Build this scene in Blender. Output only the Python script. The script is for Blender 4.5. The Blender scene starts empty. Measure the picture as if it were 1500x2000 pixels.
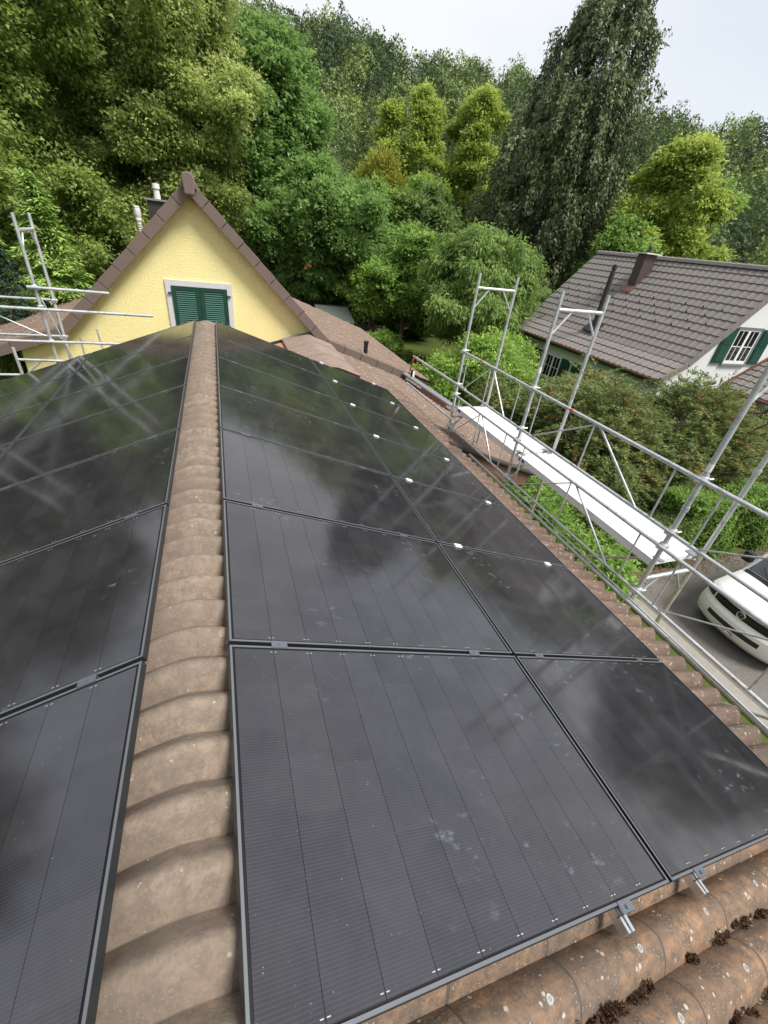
import bpy, math, random
import numpy as np
from mathutils import Vector, Matrix
R_ = math.radians
random.seed(7)
RNG = np.random.default_rng(7)
S = bpy.context.scene
COL = S.collection

# ------------------------------------------------------------------ camera
cd = bpy.data.cameras.new('camera'); cam = bpy.data.objects.new('camera', cd); COL.objects.link(cam)
cam.location = (0.25204, -0.11836, 1.48750)
cam.rotation_euler = (0.991642, -0.107830, -0.325775)
cd.sensor_fit = 'HORIZONTAL'; cd.sensor_width = 36.0; cd.lens = 36.0 * 820.33 / 1500.0
cd.clip_start = 0.05; cd.clip_end = 2000
S.camera = cam

# ------------------------------------------------------------------ sky + sun
SUN_EL, SUN_AZ = 55.0, 138.0            # azimuth measured from +Y towards +X
W = bpy.data.worlds.new('World'); S.world = W; W.use_nodes = True
wn, wl = W.node_tree.nodes, W.node_tree.links
for n in list(wn): wn.remove(n)
o_ = wn.new('ShaderNodeOutputWorld'); bg = wn.new('ShaderNodeBackground'); bg.inputs[1].default_value = 0.10
sky = wn.new('ShaderNodeTexSky'); sky.sky_type = 'NISHITA'; sky.sun_disc = False
sky.sun_elevation = R_(SUN_EL); sky.sun_rotation = R_(SUN_AZ); sky.air_density = 1.2; sky.dust_density = 2.0
tc = wn.new('ShaderNodeTexCoord'); mp = wn.new('ShaderNodeMapping'); mp.inputs['Scale'].default_value = (1.0, 1.0, 2.2)
mp.inputs['Location'].default_value = (0.35, 0.1, 0.0)
nz = wn.new('ShaderNodeTexNoise'); nz.inputs['Scale'].default_value = 1.3; nz.inputs['Detail'].default_value = 5; nz.inputs['Roughness'].default_value = 0.5
rp = wn.new('ShaderNodeValToRGB'); rp.color_ramp.elements[0].position = 0.34; rp.color_ramp.elements[1].position = 0.62
rp.color_ramp.elements[0].color = (0.86, 0.86, 0.86, 1); rp.color_ramp.elements[1].color = (0.97, 0.97, 0.97, 1)
cl = wn.new('ShaderNodeValToRGB'); cl.color_ramp.elements[0].position = 0.36; cl.color_ramp.elements[1].position = 0.66
cl.color_ramp.elements[0].color = (4.1, 4.35, 4.7, 1); cl.color_ramp.elements[1].color = (4.85, 4.95, 5.05, 1)
mx = wn.new('ShaderNodeMix'); mx.data_type = 'RGBA'
wl.new(tc.outputs['Generated'], mp.inputs[0]); wl.new(mp.outputs[0], nz.inputs['Vector'])
wl.new(nz.outputs[0], rp.inputs[0]); wl.new(nz.outputs[0], cl.inputs[0])
wl.new(rp.outputs[0], mx.inputs[0]); wl.new(sky.outputs[0], mx.inputs[6]); wl.new(cl.outputs[0], mx.inputs[7])
wl.new(mx.outputs[2], bg.inputs[0]); wl.new(bg.outputs[0], o_.inputs[0])
sl = bpy.data.lights.new('sun', 'SUN'); sl.energy = 2.7; sl.angle = R_(20); sl.color = (1.0, 0.96, 0.9)
so = bpy.data.objects.new('sun', sl); COL.objects.link(so); so.location = (20, -20, 40)
_d = Vector((math.sin(R_(SUN_AZ)) * math.cos(R_(SUN_EL)), math.cos(R_(SUN_AZ)) * math.cos(R_(SUN_EL)), math.sin(R_(SUN_EL))))
so.rotation_euler = (-_d).to_track_quat('-Z', 'Y').to_euler()
S.view_settings.view_transform = 'Standard'; S.view_settings.look = 'None'; S.view_settings.exposure = 1.0; S.view_settings.gamma = 1.0
S.view_settings.use_curve_mapping = False
S.render.engine = 'CYCLES'
S.cycles.use_denoising = True
S.cycles.max_bounces = 8; S.cycles.diffuse_bounces = 5; S.cycles.glossy_bounces = 4; S.cycles.transmission_bounces = 4
S.cycles.transparent_max_bounces = 6; S.cycles.caustics_reflective = False; S.cycles.caustics_refractive = False

# ------------------------------------------------------------------ materials
MATS = {}
class NT:
    def __init__(self, name):
        self.m = bpy.data.materials.new(name); self.m.use_nodes = True
        self.t = self.m.node_tree; self.n = self.t.nodes; self.b = self.n['Principled BSDF']; self.out = self.n['Material Output']
        MATS[name] = self.m
    def add(self, typ, **kw):
        x = self.n.new(typ)
        for k, v in kw.items(): setattr(x, k, v)
        return x
    def link(self, a, b): self.t.links.new(a, b)
    def coord(self, kind='Object', scale=(1, 1, 1), rot=(0, 0, 0)):
        c = self.add('ShaderNodeTexCoord'); m = self.add('ShaderNodeMapping')
        m.inputs['Scale'].default_value = scale; m.inputs['Rotation'].default_value = rot
        self.link(c.outputs[kind], m.inputs[0]); return m.outputs[0]
    def pos(self, scale=(1, 1, 1)):
        c = self.add('ShaderNodeNewGeometry'); m = self.add('ShaderNodeMapping'); m.inputs['Scale'].default_value = scale
        self.link(c.outputs['Position'], m.inputs[0]); return m.outputs[0]
    def noise(self, vec, scale, detail=4, rough=0.55, out=0):
        x = self.add('ShaderNodeTexNoise'); x.inputs['Scale'].default_value = scale; x.inputs['Detail'].default_value = detail
        x.inputs['Roughness'].default_value = rough; self.link(vec, x.inputs['Vector']); return x.outputs[out]
    def voro(self, vec, scale, feat='F1', rnd=1.0):
        x = self.add('ShaderNodeTexVoronoi', feature=feat); x.inputs['Scale'].default_value = scale
        x.inputs['Randomness'].default_value = rnd; self.link(vec, x.inputs['Vector']); return x
    def ramp(self, fac, stops, interp='LINEAR'):
        x = self.add('ShaderNodeValToRGB'); cr = x.color_ramp; cr.interpolation = interp
        while len(cr.elements) < len(stops): cr.elements.new(0.5)
        for e, (p, c) in zip(cr.elements, stops):
            e.position = p; e.color = (c, c, c, 1) if isinstance(c, (int, float)) else (*c, 1)
        self.link(fac, x.inputs[0]); return x.outputs[0]
    def mix(self, fac, a, b, mode='MIX'):
        x = self.add('ShaderNodeMix', data_type='RGBA', blend_type=mode)
        for s, v in ((0, fac), (6, a), (7, b)):
            if isinstance(v, bpy.types.NodeSocket): self.link(v, x.inputs[s])
            elif isinstance(v, (int, float)): x.inputs[s].default_value = v if s == 0 else (v, v, v, 1)
            else: x.inputs[s].default_value = (*v, 1)
        return x.outputs[2]
    def math(self, op, a, b=0.0):
        x = self.add('ShaderNodeMath', operation=op)
        for s, v in ((0, a), (1, b)):
            if isinstance(v, bpy.types.NodeSocket): self.link(v, x.inputs[s])
            else: x.inputs[s].default_value = v
        return x.outputs[0]
    def bump(self, h, strength=0.3, dist=0.01):
        x = self.add('ShaderNodeBump'); x.inputs['Strength'].default_value = strength; x.inputs['Distance'].default_value = dist
        self.link(h, x.inputs['Height']); self.link(x.outputs[0], self.b.inputs['Normal'])
    def col(self, c):
        if isinstance(c, bpy.types.NodeSocket): self.link(c, self.b.inputs['Base Color'])
        else: self.b.inputs['Base Color'].default_value = (*c, 1)
    def set(self, rough=None, metal=None, spec=None):
        if rough is not None:
            if isinstance(rough, bpy.types.NodeSocket): self.link(rough, self.b.inputs['Roughness'])
            else: self.b.inputs['Roughness'].default_value = rough
        if metal is not None: self.b.inputs['Metallic'].default_value = metal
        if spec is not None: self.b.inputs['Specular IOR Level'].default_value = spec
    def rnd(self):
        return self.add('ShaderNodeObjectInfo').outputs['Random']

def plain(name, c, rough=0.6, metal=0.0, spec=0.4, var=0.12, scale=9.0, bump=0.0):
    t = NT(name); p = t.pos()
    n = t.noise(p, scale, 4)
    t.col(t.mix(n, tuple(x * (1 - var) for x in c), tuple(min(1, x * (1 + var)) for x in c)))
    t.set(rough, metal, spec)
    if bump: t.bump(t.noise(p, scale * 6, 3), bump, 0.004)
    return t.m

def galvanised():
    t = NT('galvanised'); p = t.pos()
    v = t.voro(p, 60); n = t.noise(p, 5, 5)
    c = t.mix(n, (0.42, 0.44, 0.45), (0.68, 0.70, 0.71)); c = t.mix(t.math('MULTIPLY', v.outputs['Color'], 0.25), c, (0.55, 0.57, 0.58))
    g = t.ramp(t.noise(p, 14, 5, 0.7), [(0.52, 0.0), (0.66, 0.7)])
    t.col(t.mix(g, c, (0.30, 0.29, 0.27))); t.set(t.ramp(n, [(0.3, 0.38), (0.7, 0.55)]), 0.55, 0.5)
galvanised()

def panel_glass():
    t = NT('cell_glass'); v = t.coord('Object')
    sx = t.add('ShaderNodeSeparateXYZ'); t.link(v, sx.inputs[0])
    # tone of each cell along the strip
    oi = t.rnd()
    cell = t.math('FLOOR', t.math('ADD', t.math('MULTIPLY', sx.outputs['Y'], 5.3), t.math('MULTIPLY', oi, 7.0)))
    cmb = t.add('ShaderNodeCombineXYZ'); t.link(cell, cmb.inputs[0]); t.link(oi, cmb.inputs[1])
    wn_ = t.add('ShaderNodeTexWhiteNoise', noise_dimensions='2D'); t.link(cmb.outputs[0], wn_.inputs['Vector'])
    tone = t.mix(wn_.outputs['Value'], (0.0115, 0.0103, 0.0135), (0.0205, 0.0188, 0.0235))
    # fine contact fingers across the strip
    w = t.add('ShaderNodeTexWave', wave_type='BANDS', bands_direction='Y', wave_profile='SIN'); w.inputs['Scale'].default_value = 33.0
    w.inputs['Distortion'].default_value = 0.0; t.link(v, w.inputs['Vector'])
    fing = t.ramp(w.outputs['Fac'], [(0.72, 0.0), (0.95, 1.0)])
    c = t.mix(t.math('MULTIPLY', fing, 0.5), tone, (0.040, 0.038, 0.043))
    # dust film, smears and dried drops on the glass
    p = t.pos()
    dust = t.ramp(t.noise(p, 3.5, 6, 0.7), [(0.35, 0.0), (0.8, 1.0)])
    c = t.mix(t.math('MULTIPLY', dust, 0.14), c, (0.145, 0.14, 0.15))
    sp = t.voro(p, 60); spots = t.ramp(sp.outputs['Distance'], [(0.0, 1.0), (0.07, 1.0), (0.10, 0.0)])
    pick = t.ramp(t.noise(p, 37, 2), [(0.60, 0.0), (0.66, 1.0)])
    c = t.mix(t.math('MULTIPLY', t.math('MULTIPLY', spots, pick), 0.55), c, (0.40, 0.40, 0.40))
    ps = t.pos((1.0, 1.6, 1.0)); sm = t.ramp(t.noise(ps, 16, 3, 0.6), [(0.58, 0.0), (0.72, 1.0)])
    reg = t.ramp(t.noise(p, 2.3, 2), [(0.57, 0.0), (0.66, 1.0)])
    smear = t.math('MULTIPLY', sm, reg)
    c = t.mix(t.math('MULTIPLY', smear, 0.20), c, (0.33, 0.37, 0.42))
    t.col(c)
    r = t.math('ADD', t.ramp(t.noise(p, 6, 5, 0.65), [(0.3, 0.075), (0.75, 0.13)]), t.math('MULTIPLY', smear, 0.25))
    t.set(r, 0.0, 0.5); t.b.inputs['IOR'].default_value = 1.80
    t.bump(t.noise(p, 260, 2), 0.06, 0.0006)
panel_glass()
plain('panel_backing', (0.006, 0.006, 0.008), 0.5, spec=0.3)
plain('frame_anodised', (0.045, 0.05, 0.055), 0.38, 0.6, 0.5)
plain('frame_top_sheen', (0.15, 0.16, 0.17), 0.40, 0.4, 0.5)  # paler copy of the frame grey: reflected sky put into the top colour
plain('clamp_metal', (0.22, 0.23, 0.26), 0.35, 0.8)
plain('aluminium', (0.72, 0.73, 0.74), 0.3, 0.9)
plain('white_plastic', (0.80, 0.80, 0.79), 0.5)
plain('washer_grey', (0.36, 0.35, 0.33), 0.6)
plain('ribbon', (0.36, 0.36, 0.37), 0.5)

def corrugated(name, base, warm, grey, lichen=0.5, speck=(0.62, 0.58, 0.50), fine=1.0, streak=0.45):
    t = NT(name); p = t.pos(); oi = t.rnd()
    n1 = t.noise(p, 2.2, 5, 0.6); n2 = t.noise(p, 16 * fine, 6, 0.72); n3 = t.noise(p, 70 * fine, 4, 0.7)
    c = t.mix(t.ramp(n1, [(0.35, 0.0), (0.65, 1.0)]), base, warm)
    c = t.mix(t.math('MULTIPLY', t.ramp(n2, [(0.40, 0.0), (0.58, 1.0)]), 0.88), c, grey)
    c = t.mix(t.math('MULTIPLY', t.ramp(n3, [(0.4, 0.0), (0.7, 1.0)]), 0.35), c, tuple(x * 0.5 for x in base))
    stk = t.noise(t.pos((1.6, 13.0, 1.6)), 2.6, 4, 0.6)
    c = t.mix(t.math('MULTIPLY', t.ramp(stk, [(0.45, 0.0), (0.62, 1.0)]), streak), c, tuple(x * 0.62 for x in base))
    c = t.mix(t.math('MULTIPLY', oi, 0.30), c, tuple(x * 0.6 for x in warm))
    v = t.voro(p, 26 * fine); vm = t.ramp(v.outputs['Distance'], [(0.0, 1.0), (0.20, 1.0), (0.27, 0.0)])
    pick = t.ramp(t.noise(p, 9, 4, 0.7), [(0.62 - 0.14 * lichen, 0.0), (0.66 - 0.10 * lichen, 1.0)])
    c = t.mix(t.math('MULTIPLY', t.math('MULTIPLY', vm, pick), min(1.0, 0.35 + lichen)), c, speck)
    v2 = t.voro(p, 75 * fine); vm2 = t.ramp(v2.outputs['Distance'], [(0.0, 1.0), (0.18, 1.0), (0.26, 0.0)])
    c = t.mix(t.math('MULTIPLY', t.math('MULTIPLY', vm2, t.ramp(n2, [(0.48, 0.0), (0.6, 1.0)])), 0.8 * lichen), c, speck)
    t.col(c); t.set(0.85, 0.0, 0.25)
    t.bump(t.math('ADD', t.math('MULTIPLY', n3, 0.6), t.math('MULTIPLY', t.math('MULTIPLY', vm, pick), 0.4)), 0.5, 0.006)
corrugated('sheet_old', (0.175, 0.125, 0.094), (0.35, 0.21, 0.122), (0.088, 0.078, 0.068), 0.85, (0.40, 0.37, 0.31), 1.15, 0.5)
corrugated('sheet_roof', (0.21, 0.148, 0.115), (0.30, 0.192, 0.135), (0.145, 0.120, 0.104), 0.95, (0.50, 0.45, 0.39), 0.85, 0.65)
corrugated('sheet_new', (0.29, 0.22, 0.178), (0.32, 0.24, 0.195), (0.25, 0.19, 0.16), 0.1, (0.5, 0.46, 0.40), 1.0, 0.55)
corrugated('ridge_sheet', (0.205, 0.158, 0.122), (0.30, 0.232, 0.175), (0.16, 0.128, 0.102), 0.28, (0.42, 0.39, 0.32), 1.2, 0.25)
plain('sheet_orange', (0.42, 0.20, 0.09), 0.85, var=0.4, scale=14)
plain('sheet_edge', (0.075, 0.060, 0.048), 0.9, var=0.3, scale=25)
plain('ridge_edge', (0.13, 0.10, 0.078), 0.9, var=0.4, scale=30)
plain('roof_underlay', (0.05, 0.04, 0.035), 0.9)

def stucco(name, c, hstretch=1.0, scale=30, strength=0.9, dist=0.02):
    t = NT(name); p = t.pos((1, 1, hstretch)); n = t.noise(p, scale, 5, 0.62); big = t.noise(t.pos(), 1.3, 5, 0.6)
    k = t.mix(t.ramp(big, [(0.3, 0.0), (0.7, 1.0)]), tuple(x * 0.93 for x in c), c)
    t.col(t.mix(t.ramp(n, [(0.35, 0.55), (0.55, 0.0)]), k, tuple(x * 0.86 for x in c))); t.set(0.9, 0, 0.2)
    t.bump(n, strength, dist)
stucco('stucco_yellow', (0.90, 0.79, 0.38), 1.9, 24, 0.8, 0.019)
stucco('stucco_ochre', (0.62, 0.46, 0.10), 1.5, 30)
stucco('stucco_white', (0.70, 0.71, 0.70), 1.2, 14, 0.35, 0.015)
plain('verge_brown', (0.155, 0.115, 0.097), 0.62, var=0.10, scale=4, bump=0.15)
plain('stone_surround', (0.56, 0.55, 0.57), 0.75)
plain('shutter_green', (0.008, 0.050, 0.034), 0.45, var=0.15)
plain('shutter_slat', (0.050, 0.135, 0.105), 0.42, var=0.15)
plain('shutter_dark', (0.012, 0.060, 0.042), 0.45)
plain('lead_sheet', (0.045, 0.045, 0.055), 0.5, 0.3)
plain('zinc', (0.30, 0.31, 0.33), 0.45, 0.6)
plain('chimney_clad', (0.105, 0.072, 0.065), 0.5, 0.3, var=0.2)
plain('copper_brown', (0.19, 0.09, 0.06), 0.5, 0.4, var=0.3)
plain('chimney_metal', (0.050, 0.044, 0.042), 0.55, 0.3)
plain('cowl_white', (0.66, 0.65, 0.62), 0.6)
plain('board_brown', (0.16, 0.085, 0.06), 0.7, var=0.25)
plain('white_paint', (0.78, 0.78, 0.76), 0.45)
plain('deck_white', (0.76, 0.76, 0.755), 0.55, var=0.10, scale=22)
plain('dark_interior', (0.010, 0.011, 0.012), 0.12, spec=0.6)
plain('black_plastic', (0.016, 0.016, 0.018), 0.4)
plain('concrete', (0.25, 0.235, 0.205), 0.9, var=0.25, scale=12, bump=0.4)
plain('wood_grey', (0.13, 0.115, 0.09), 0.85, var=0.35, scale=20)
plain('orange_strap', (0.26, 0.085, 0.035), 0.7)
plain('blue_paint', (0.03, 0.06, 0.35), 0.5)
plain('red_mark', (0.55, 0.09, 0.03), 0.5)
plain('label_white', (0.75, 0.75, 0.70), 0.5)
plain('gutter_dark', (0.060, 0.052, 0.052), 0.4, 0.4)
plain('bark', (0.10, 0.075, 0.055), 0.9, var=0.35, scale=14, bump=0.5)
plain('bark_pale', (0.42, 0.39, 0.34), 0.85, var=0.3, scale=12)
plain('rust_dead', (0.42, 0.16, 0.05), 0.8)
plain('wire', (0.35, 0.36, 0.37), 0.5, 0.5)
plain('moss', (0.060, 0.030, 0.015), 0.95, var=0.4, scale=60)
plain('crust', (0.25, 0.20, 0.11), 0.95, var=0.5, scale=90)
plain('litter', (0.17, 0.09, 0.04), 0.9, var=0.5, scale=30)
plain('fence_net', (0.03, 0.035, 0.03), 0.6)
plain('rubber', (0.02, 0.02, 0.02), 0.8)

def house_tile():
    t = NT('house_tile'); p = t.pos(); oi = t.rnd(); n = t.noise(p, 8, 5, 0.65); n2 = t.noise(p, 1.1, 4)
    c = t.mix(n, (0.165, 0.149, 0.138), (0.218, 0.199, 0.186)); c = t.mix(t.math('MULTIPLY', oi, 0.35), c, (0.24, 0.215, 0.20))
    t.col(t.mix(t.math('MULTIPLY', n2, 0.3), c, (0.17, 0.14, 0.13))); t.set(0.7, 0, 0.3); t.bump(t.noise(p, 60, 3), 0.2, 0.004)
house_tile()

def asphalt():
    t = NT('asphalt'); p = t.pos(); n = t.noise(p, 1.2, 4); v = t.voro(p, 60)
    c = t.mix(n, (0.105, 0.098, 0.088), (0.165, 0.152, 0.135))
    c = t.mix(t.ramp(v.outputs['Color'], [(0.55, 0.0), (0.95, 0.55)]), c, (0.22, 0.20, 0.175))
    t.col(c); t.set(0.9, 0, 0.25); t.bump(v.outputs['Distance'], 0.5, 0.006)
asphalt()
def grass():
    t = NT('grass'); p = t.pos(); n = t.noise(p, 0.35, 5); n2 = t.noise(p, 18, 4, 0.7)
    c = t.mix(n, (0.055, 0.085, 0.018), (0.12, 0.15, 0.03)); t.col(t.mix(t.math('MULTIPLY', n2, 0.6), c, (0.035, 0.05, 0.014)))
    t.set(0.9, 0, 0.2); t.bump(n2, 0.8, 0.05)
grass()
plain('hill_floor', (0.030, 0.034, 0.014), 0.95, var=0.3, scale=0.5)

def car_paint():
    t = NT('car_white'); t.col((0.72, 0.72, 0.70)); t.set(0.22, 0, 0.5); t.b.inputs['Coat Weight'].default_value = 0.6; t.b.inputs['Coat Roughness'].default_value = 0.06
car_paint()
def glassy():
    t = NT('window_glass'); p = t.pos(); t.col((0.012, 0.016, 0.016)); t.set(0.05, 0, 0.8)
    t = NT('windscreen'); t.col((0.03, 0.045, 0.045)); t.set(0.04, 0, 0.9)
    t = NT('chrome'); t.col((0.65, 0.65, 0.66)); t.set(0.16, 1.0)
glassy()

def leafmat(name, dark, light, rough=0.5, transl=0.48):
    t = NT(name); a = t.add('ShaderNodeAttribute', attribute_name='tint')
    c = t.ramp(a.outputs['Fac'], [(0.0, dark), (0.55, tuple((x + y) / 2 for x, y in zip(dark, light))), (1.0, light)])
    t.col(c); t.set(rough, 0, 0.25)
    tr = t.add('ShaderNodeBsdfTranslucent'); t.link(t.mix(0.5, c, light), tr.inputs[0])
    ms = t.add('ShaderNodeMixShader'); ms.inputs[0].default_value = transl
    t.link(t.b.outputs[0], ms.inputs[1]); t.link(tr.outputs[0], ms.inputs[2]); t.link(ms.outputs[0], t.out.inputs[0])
leafmat('leaf_lime', (0.12, 0.185, 0.038), (0.57, 0.64, 0.22))
leafmat('leaf_limedark', (0.1, 0.165, 0.034), (0.41, 0.52, 0.14))
leafmat('leaf_maple', (0.084, 0.168, 0.0403), (0.3024, 0.4592, 0.1344))
leafmat('leaf_mid', (0.0952, 0.1712, 0.038), (0.3806, 0.571, 0.1332))
leafmat('leaf_cherry', (0.08, 0.145, 0.032), (0.31, 0.44, 0.12))
leafmat('leaf_yellow', (0.13, 0.21, 0.035), (0.51, 0.6, 0.13))
leafmat('leaf_gold', (0.16, 0.19, 0.03), (0.46, 0.46, 0.08))
leafmat('leaf_beech', (0.0475, 0.065, 0.03), (0.1938, 0.2313, 0.0938), 0.45, 0.15)
leafmat('leaf_darkgreen', (0.0618, 0.1095, 0.0357), (0.2379, 0.333, 0.0951))
leafmat('leaf_conifer', (0.0785, 0.1483, 0.0384), (0.3838, 0.5583, 0.1221), 0.6, 0.15)
leafmat('leaf_spruce', (0.0156, 0.039, 0.0286), (0.052, 0.0975, 0.065), 0.6, 0.1)
def yewmat():
    leafmat('leaf_yew', (0.09, 0.15, 0.045), (0.36, 0.24, 0.10), 0.6, 0.3)
    cr = [n for n in MATS['leaf_yew'].node_tree.nodes if n.type == 'VALTORGB'][0].color_ramp
    cr.elements[0].color = (0.095, 0.165, 0.055, 1); cr.elements[1].position = 0.45; cr.elements[1].color = (0.24, 0.31, 0.095, 1); cr.elements[2].position = 0.78; cr.elements[2].color = (0.38, 0.24, 0.10, 1)
yewmat()
leafmat('leaf_shrub', (0.0872, 0.1745, 0.0349), (0.4441, 0.6344, 0.1348))
leafmat('leaf_forest', (0.0585, 0.0858, 0.0338), (0.26, 0.325, 0.0975), 0.6, 0.15)
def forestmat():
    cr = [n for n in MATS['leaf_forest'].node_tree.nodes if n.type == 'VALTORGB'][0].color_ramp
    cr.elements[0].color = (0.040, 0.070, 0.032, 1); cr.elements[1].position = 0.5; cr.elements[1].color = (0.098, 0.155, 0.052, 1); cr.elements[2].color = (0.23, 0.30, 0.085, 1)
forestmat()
leafmat('leaf_dead', (0.20, 0.09, 0.025), (0.38, 0.20, 0.08))

# ------------------------------------------------------------------ builders
def wloc(o):
    v = Vector((0, 0, 0))
    while o is not None: v = v + Vector(o.location); o = o.parent
    return v
def tag(o, label=None, cat=None, group=None, kind=None):
    if label: o['label'] = label
    if cat: o['category'] = cat
    if group: o['group'] = group
    if kind: o['kind'] = kind
    return o
def empty(name, loc, label=None, cat=None, group=None, kind=None):
    o = bpy.data.objects.new(name, None); COL.objects.link(o); o.location = loc; o.empty_display_size = 0.2
    return tag(o, label, cat, group, kind)
def put(name, me, parent=None, loc=(0, 0, 0), rot=(0, 0, 0)):
    """link mesh data as an object; loc is a world position, parents are never rotated"""
    o = bpy.data.objects.new(name, me); COL.objects.link(o)
    if parent is not None:
        o.parent = parent; o.location = Vector(loc) - wloc(parent)
    else: o.location = loc
    o.rotation_euler = rot
    return o
class MB:
    def __init__(self): self.v = []; self.f = []
    def add(self, vs, fs):
        b = len(self.v); self.v += [tuple(x) for x in vs]; self.f += [tuple(b + i for i in q) for q in fs]; return self
    def box(self, x0, x1, y0, y1, z0, z1):
        return self.add([(x, y, z) for x in (x0, x1) for y in (y0, y1) for z in (z0, z1)],
                        [(0, 1, 3, 2), (4, 6, 7, 5), (0, 4, 5, 1), (2, 3, 7, 6), (0, 2, 6, 4), (1, 5, 7, 3)])
    def obox(self, c, ax, ay, az, hx, hy, hz):
        c, ax, ay, az = Vector(c), Vector(ax).normalized(), Vector(ay).normalized(), Vector(az).normalized()
        vs = [c + ax * (hx * i) + ay * (hy * j) + az * (hz * k) for i in (-1, 1) for j in (-1, 1) for k in (-1, 1)]
        return self.add(vs, [(0, 1, 3, 2), (4, 6, 7, 5), (0, 4, 5, 1), (2, 3, 7, 6), (0, 2, 6, 4), (1, 5, 7, 3)])
    def tube(self, a, b, r, r2=None, n=10, cap=True):
        a, b = Vector(a), Vector(b); d = (b - a).normalized(); r2 = r if r2 is None else r2
        u = d.orthogonal().normalized(); w = d.cross(u)
        vs = []
        for p, rr in ((a, r), (b, r2)):
            vs += [p + (u * math.cos(2 * math.pi * i / n) + w * math.sin(2 * math.pi * i / n)) * rr for i in range(n)]
        fs = [(i, (i + 1) % n, n + (i + 1) % n, n + i) for i in range(n)]
        if cap: fs += [tuple(range(n - 1, -1, -1)), tuple(range(n, 2 * n))]
        return self.add(vs, fs)
    def pipe(self, pts, rads, n=8):
        """smooth tapered tube through several points"""
        P = [Vector(p) for p in pts]; vs = []; fs = []
        u = None
        for i, p in enumerate(P):
            d = (P[min(i + 1, len(P) - 1)] - P[max(i - 1, 0)]).normalized()
            u = d.orthogonal().normalized() if u is None else (u - d * u.dot(d)).normalized()
            w = d.cross(u)
            vs += [p + (u * math.cos(2 * math.pi * k / n) + w * math.sin(2 * math.pi * k / n)) * rads[i] for k in range(n)]
        for i in range(len(P) - 1):
            fs += [(i * n + k, i * n + (k + 1) % n, (i + 1) * n + (k + 1) % n, (i + 1) * n + k) for k in range(n)]
        fs += [tuple(range(n - 1, -1, -1)), tuple(range((len(P) - 1) * n, len(P) * n))]
        return self.add(vs, fs)
    def prism(self, poly, off):
        """polygon (3-D points, planar) pushed along off"""
        n = len(poly); off = Vector(off); a = [Vector(p) for p in poly]
        return self.add(a + [p + off for p in a], [tuple(range(n - 1, -1, -1)), tuple(range(n, 2 * n))] + [(i, (i + 1) % n, n + (i + 1) % n, n + i) for i in range(n)])
    def quad(self, a, b, c, d): return self.add([a, b, c, d], [(0, 1, 2, 3)])
    def lathe(self, c, prof, n=14):
        c = Vector(c); vs = []; fs = []
        for r, z in prof: vs += [c + Vector((r * math.cos(2 * math.pi * i / n), r * math.sin(2 * math.pi * i / n), z)) for i in range(n)]
        for j in range(len(prof) - 1): fs += [(j * n + i, j * n + (i + 1) % n, (j + 1) * n + (i + 1) % n, (j + 1) * n + i) for i in range(n)]
        fs += [tuple(range(n - 1, -1, -1)), tuple(range((len(prof) - 1) * n, len(prof) * n))]
        return self.add(vs, fs)
    def mesh(self, name, mat, org=(0, 0, 0), smooth=False):
        me = bpy.data.meshes.new(name); o = Vector(org)
        me.from_pydata([tuple(Vector(v) - o) for v in self.v], [], self.f); me.update()
        if mat: me.materials.append(MATS[mat])
        if smooth: me.polygons.foreach_set('use_smooth', [True] * len(me.polygons))
        return me
    def build(self, name, mat, parent=None, smooth=False, label=None, cat=None, group=None, kind=None, org=None):
        """geometry was given in world space; the object sits at its parent's origin (or org)"""
        base = Vector(org) if org is not None else (wloc(parent) if parent is not None else Vector((0, 0, 0)))
        o = put(name, self.mesh(name, mat, base, smooth), parent, base)
        return tag(o, label, cat, group, kind)
def autosmooth(o, ang=40):
    me = o.data; me.polygons.foreach_set('use_smooth', [True] * len(me.polygons))
    try: me.set_sharp_from_angle(angle=R_(ang))
    except Exception: pass
    return o
def bevel(o, w=0.01, seg=2):
    m = o.modifiers.new('bevel', 'BEVEL'); m.width = w; m.segments = seg; m.limit_method = 'ANGLE'; m.angle_limit = R_(40); return o

# ------------------------------------------------------------------ terrain
GZ = -5.06
AZ = [-180, -90, -60, -35, -18.6, -6.3, 4.6, 10.8, 15.5, 20.4, 24.4, 29.3, 34.3, 42.1, 44.8, 48.4, 52.1, 59.7, 75, 100, 140, 180]
EL = [2, 6, 9, 12, 13.5, 14.6, 14.9, 15.4, 15.0, 14.6, 14.2, 13.9, 13.2, 11.7, 11.3, 10.7, 10.7, 9.4, 7, 4, 2, 2]
def crest(az): return np.interp(az, AZ, [165 * math.tan(R_(e)) + 1.5 - 11.0 for e in EL])
def terrain_z(x, y):
    x = np.asarray(x, float); y = np.asarray(y, float)
    d = np.hypot(x, y); az = np.degrees(np.arctan2(x, y)); t = np.clip((d - 58) / 107.0, 0, 1)
    t = t * t * (3 - 2 * t) * 0.45 + t * 0.55
    wob = 1.2 * np.sin(x * 0.06 + 1) * np.cos(y * 0.05) * t
    return GZ + (crest(az) - GZ) * t + wob
def grid_mesh(name, xs, ys, mat):
    X, Y = np.meshgrid(xs, ys, indexing='ij'); Z = terrain_z(X, Y)
    nx, ny = X.shape; V = np.stack([X, Y, Z], -1).reshape(-1, 3)
    i = (np.arange(nx - 1)[:, None] * ny + np.arange(ny - 1)[None]).ravel()
    F = np.stack([i, i + ny, i + ny + 1, i + 1], -1)
    me = bpy.data.meshes.new(name); me.from_pydata(V.tolist(), [], F.tolist()); me.update(); me.materials.append(MATS[mat])
    me.polygons.foreach_set('use_smooth', [True] * len(me.polygons)); return me
ax = np.concatenate([np.linspace(-900, -280, 6), np.arange(-240, 300, 7.5), np.linspace(330, 900, 6)])
g = put('ground', grid_mesh('ground', ax, ax, 'grass')); tag(g, kind='structure')
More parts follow.
